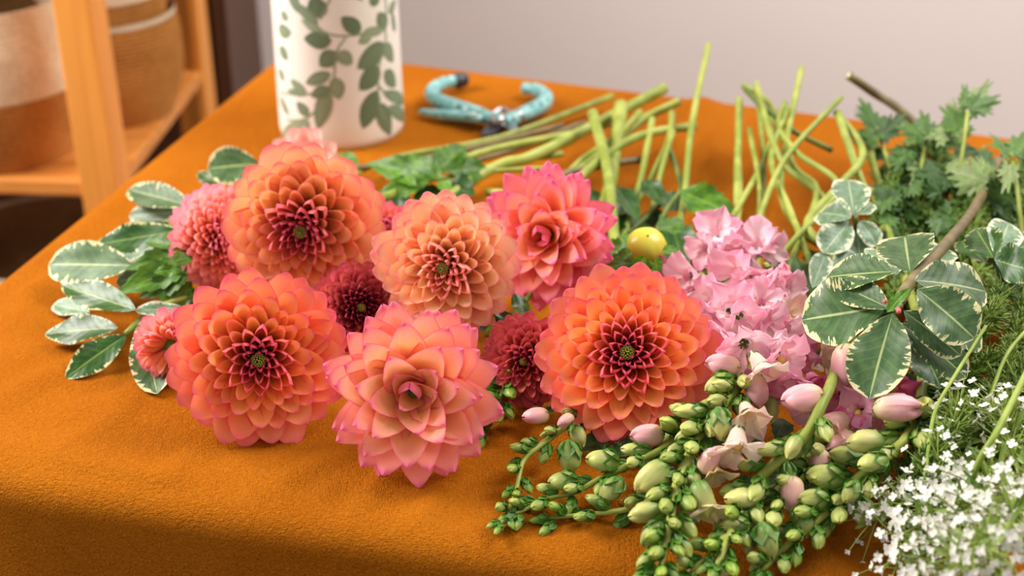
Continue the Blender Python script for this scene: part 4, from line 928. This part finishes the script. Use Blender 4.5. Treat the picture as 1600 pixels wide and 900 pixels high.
for k in range(14):
    x = R6.uniform(1380, 1590); y = R6.uniform(205, 335); z = R6.uniform(.02, .05)
    t = thing('lobed_leaf_sprig', 'dark lobed leaf sprig lost in the dense greenery behind the rosettes at the back right', 'foliage', at(x, y, z), 'dense lobed greenery at the back right'); stem_px(t, [(x-20, y+60, max(.008, z-.02)), (x, y, z), (x+15, y-25, z+.01)], .0016, 'stem')
    for q in range(6):
        bx, by = x+R6.uniform(-20, 20), y+R6.uniform(-20, 30); a = R6.uniform(0, 2*PI); L = R6.uniform(26, 42)
        lobed(t, R6.choice('kkkppq' if k % 3 else 'kkp'), (bx, by, z+.01), (bx+math.cos(a)*L, by+math.sin(a)*L*.8, z+R6.uniform(0, .02)), R6.uniform(40, 58), R6)

# ------------------------------------------------------------------ feathery greenery and white filler
def feather(label, pts, seed, n=60, length=26, r=.0012, m='feather', leafw=.0009, spread=1.0):
    rnd = random.Random(seed); P = smooth_line([at(*p) for p in pts], 8); t = thing('feathery_sprig', label, 'foliage', P[0]); N = len(P)
    b = MB(); b.tube(P, [r*(1.3-.7*i/N) for i in range(N)], 6); b.build('stem', MT['stem'] if m == 'feather' else MT['filler_stem'], t, True, inv(t))
    b = MB()
    for k in range(n):
        s = rnd.uniform(.05, 1)*(N-1); i = min(N-2, int(s)); p = P[i].lerp(P[i+1], s-i); tn = (P[i+1]-P[i]).normalized()
        d = (tn*rnd.uniform(.4, 1.1)+Vector((rnd.uniform(-1, 1), rnd.uniform(-1, 1), rnd.uniform(-.3, .9)))*spread*.8).normalized()
        L = length*mpp(p)*rnd.uniform(.6, 1.5); bend = Vector((rnd.uniform(-.5, .5), rnd.uniform(-.5, .5), rnd.uniform(-.6, .2)))
        Q = [p+(d+bend*(q/3)*.5)*L*(q/3) for q in range(4)]
        for q in Q: q.z = max(q.z, .003)
        b.tube(Q, [leafw, leafw*.9, leafw*.7, leafw*.25], 3, False)
        for h in range(3):
            f = rnd.choice((1, 2)); d2 = (d+Vector((rnd.uniform(-1, 1), rnd.uniform(-1, 1), rnd.uniform(-.5, .9)))*.9).normalized(); Q2 = [Q[f], Q[f]+d2*L*.22, Q[f]+d2*L*.42]
            for q in Q2: q.z = max(q.z, .003)
            b.tube(Q2, [leafw*.8, leafw*.7, leafw*.2], 3, False)
    o = b.build('needle_leaves', MT[m], t, True, inv(t), 'stuff')
    return t
fl = ['behind the large rosette, under the lobed leaves', 'between the small rosette and the lobed leaves', 'left of the large rosette stem', 'right of the large rosette, lying highest', 'along the right edge below the variegated leaves',
      'hanging over the shaded gap right of the snapdragons', 'under the large rosette, reaching the pale bud', 'crossing the right edge at mid height', 'under the white filler at its upper end', 'in the dark gap beside the rightmost snapdragon',
      'furthest back against the cloth edge', 'below the pale lobed leaf', 'at the right end behind everything']
fp = [[(1420,420,.02),(1450,330,.03),(1470,240,.04)],[(1370,420,.02),(1390,330,.03),(1400,250,.04)],[(1480,450,.02),(1500,360,.04),(1500,290,.05)],
      [(1500,560,.05),(1540,500,.07),(1570,450,.07)],[(1540,640,.05),(1580,550,.06),(1600,470,.06)],[(1440,760,.02),(1470,690,.04),(1500,600,.05)],[(1450,660,.03),(1500,600,.05),(1545,560,.06)],
      [(1530,720,.04),(1570,640,.06),(1620,560,.06)],[(1480,740,.03),(1540,680,.05),(1600,600,.05)],[(1400,760,.02),(1430,720,.03),(1480,660,.04)],
      [(1380,290,.02),(1430,250,.04),(1480,220,.05)],[(1500,420,.03),(1530,350,.05),(1550,300,.05)],[(1560,430,.03),(1590,360,.04),(1610,300,.04)]]
for i, (lab, p) in enumerate(zip(fl, fp)):
    feather('fine feathery green sprig '+lab, p, 100+i, 320, 24 if i not in (0, 1, 2, 10, 11, 12) else 16, leafw=.0009 if i not in (0, 1, 2, 10, 11, 12) else .0016)
def wflower_mesh():
    b = MB()
    for k in range(4):
        a = k*PI/2+.3; M = fr((0, 0, 0), (math.cos(a), math.sin(a), .35), (-math.cos(a)*.3, -math.sin(a)*.3, 1), .75, 1, .6); b.mesh_in(WP, M)
    return mesh('floret', b.v, b.f, None, MT['white'])
WP = grid('wp', leaf_fn(0.0, .2, -.1, wmax=.65), 2, 4, MT['white']); WF = wflower_mesh()
def filler(label, pts, seed, nf=24, head=.42, extra=34, fs=.0034):
    rnd = random.Random(seed); P = smooth_line([at(*p) for p in pts], 8); t = thing('white_filler_sprig', label, 'filler flower', P[0], 'sprigs of white filler flowers'); N = len(P)
    b = MB(); b.tube(P, [.0016*(1.2-.7*i/N) for i in range(N)], 6); ends = []
    tot = nf+extra
    for k in range(tot):
        s = (1-head*rnd.random()**.8*1.6)*(N-1); s = max(s, 0.2*N); s = min(s, N-1.01); i = int(s); p = P[i].lerp(P[i+1], s-i); tn = (P[i+1]-P[i]).normalized()
        d = (tn*.7+Vector((rnd.uniform(-1, 1), rnd.uniform(-1, 1), rnd.uniform(-.2, 1)))).normalized(); L = .019*rnd.uniform(.5, 1.6)
        m_ = p+d*L*.5+Vector((0, 0, .0015)); e = p+d*L; e.z = max(e.z, .004); b.tube([p, m_, e], [.0006, .0005, .0004], 3, False); ends.append((e, d))
    b.build('stem', MT['filler_stem'], t, True, inv(t))
    lb = MB()
    for k in range(46):
        s = rnd.uniform(.1, .98)*(N-1); i = int(s); p = P[i]; d = Vector((rnd.uniform(-1, 1), rnd.uniform(-1, 1), rnd.uniform(-.3, 1))).normalized()
        L = rnd.uniform(.008, .018); q = p+d*L*.3
        lb.mesh_in(WP, fr((q.x, q.y, max(.004, q.z)), d, Vector((0, -.3, 1)), .0028, L, .003))
    lb.build('small_leaves', MT['feather'], t, True, inv(t), 'stuff')
    b2 = MB()
    for k, (e, d) in enumerate(ends):
        M = inv(t) @ fr(e, d.orthogonal(), d+Vector((0, -.3, .5)), fs*rnd.uniform(.55, 1.35), fs*rnd.uniform(.6, 1.3), fs)
        if k < nf: obj('floret', WF, t, M)
        else: b2.mesh_in(WF, M)
    b2.build('small_florets', MT['white'], t, True, kind='stuff')
wl = [('reaching furthest left over the bare cloth', [(1480,760,.03),(1420,780,.035),(1360,815,.02)]),('second from the left, hanging over the table edge', [(1520,740,.04),(1460,800,.04),(1400,880,.02)]),
      ('lowest, cut off by the bottom of the picture at left', [(1540,760,.05),(1480,830,.04),(1430,905,.02)]),('filling the bottom right corner', [(1600,760,.06),(1560,850,.06),(1530,930,.04)]),
      ('standing upright among the feathery greenery', [(1450,760,.03),(1480,700,.05),(1500,630,.065)]),('high at the right edge above the other white sprigs', [(1600,760,.05),(1580,700,.06),(1570,640,.07)]),
      ('in the middle of the white mass', [(1580,700,.05),(1540,760,.06),(1500,810,.06)]),('right of the middle of the white mass', [(1620,720,.06),(1590,780,.07),(1570,830,.07)]),
      ('leaning left below the upright white sprig', [(1540,700,.04),(1490,740,.05),(1450,750,.05)]),('at the right edge, half out of the picture', [(1640,700,.06),(1620,760,.07),(1600,860,.06)]),
      ('nearest the camera, blurred white', [(1600,800,.07),(1540,850,.075),(1480,890,.06)]),('under the blurred white sprig', [(1560,740,.04),(1500,790,.045),(1440,840,.03)])]
for i, (lab, p) in enumerate(wl): filler('white filler sprig '+lab, p, 200+i)
RM = random.Random(77)
for k in range(24):
    x = RM.uniform(1440, 1640); y = RM.uniform(480, 770); z = RM.uniform(.012, .055)
    t = feather('fine feathery green sprig lost in the dense tangle under the arching stalks', [(x-40, y+60, max(.01, z-.02)), (x, y, z), (x+50, y-80, z+.012)], 400+k, 300, 26, leafw=.0012)
    t['group'] = 'feathery tangle at the right'
for k in range(16):
    x = RM.uniform(1380, 1620); y = RM.uniform(320, 480); z = RM.uniform(.01, .04)
    t = feather('fine feathery green sprig lost in the tangle behind the large rosette', [(x-30, y+50, max(.008, z-.02)), (x, y, z), (x+30, y-70, z+.012)], 430+k, 260, 20, leafw=.0016)
    t['group'] = 'feathery tangle behind the rosette'
# long yellow-green arching stalks over the feathery mass
for lab, pts, r in [('long arching yellow green stalk crossing the white filler', [(1500,790,.05),(1530,720,.075),(1560,670,.09),(1600,590,.09),(1640,510,.08)], .0021),
                    ('thin forked yellow stalk over the gap right of the snapdragons', [(1445,750,.055),(1452,690,.065),(1462,640,.075),(1490,590,.085),(1540,510,.09)], .0012),
                    ('thin curved green stalk rising at the right edge', [(1540,640,.06),(1570,560,.075),(1600,520,.08),(1640,480,.08)], .0014)]:
    t = thing('arching_stalk', lab, 'stalk', at(*pts[0])); stem_px(t, pts, r, 'filler_stem')
    q = pts[1]; stem_px(t, [q, (q[0]+25, q[1]+45, q[2]-.015), (q[0]+60, q[1]+62, q[2]-.02)], r*.7, 'filler_stem', 'side_branch', 6, .5)
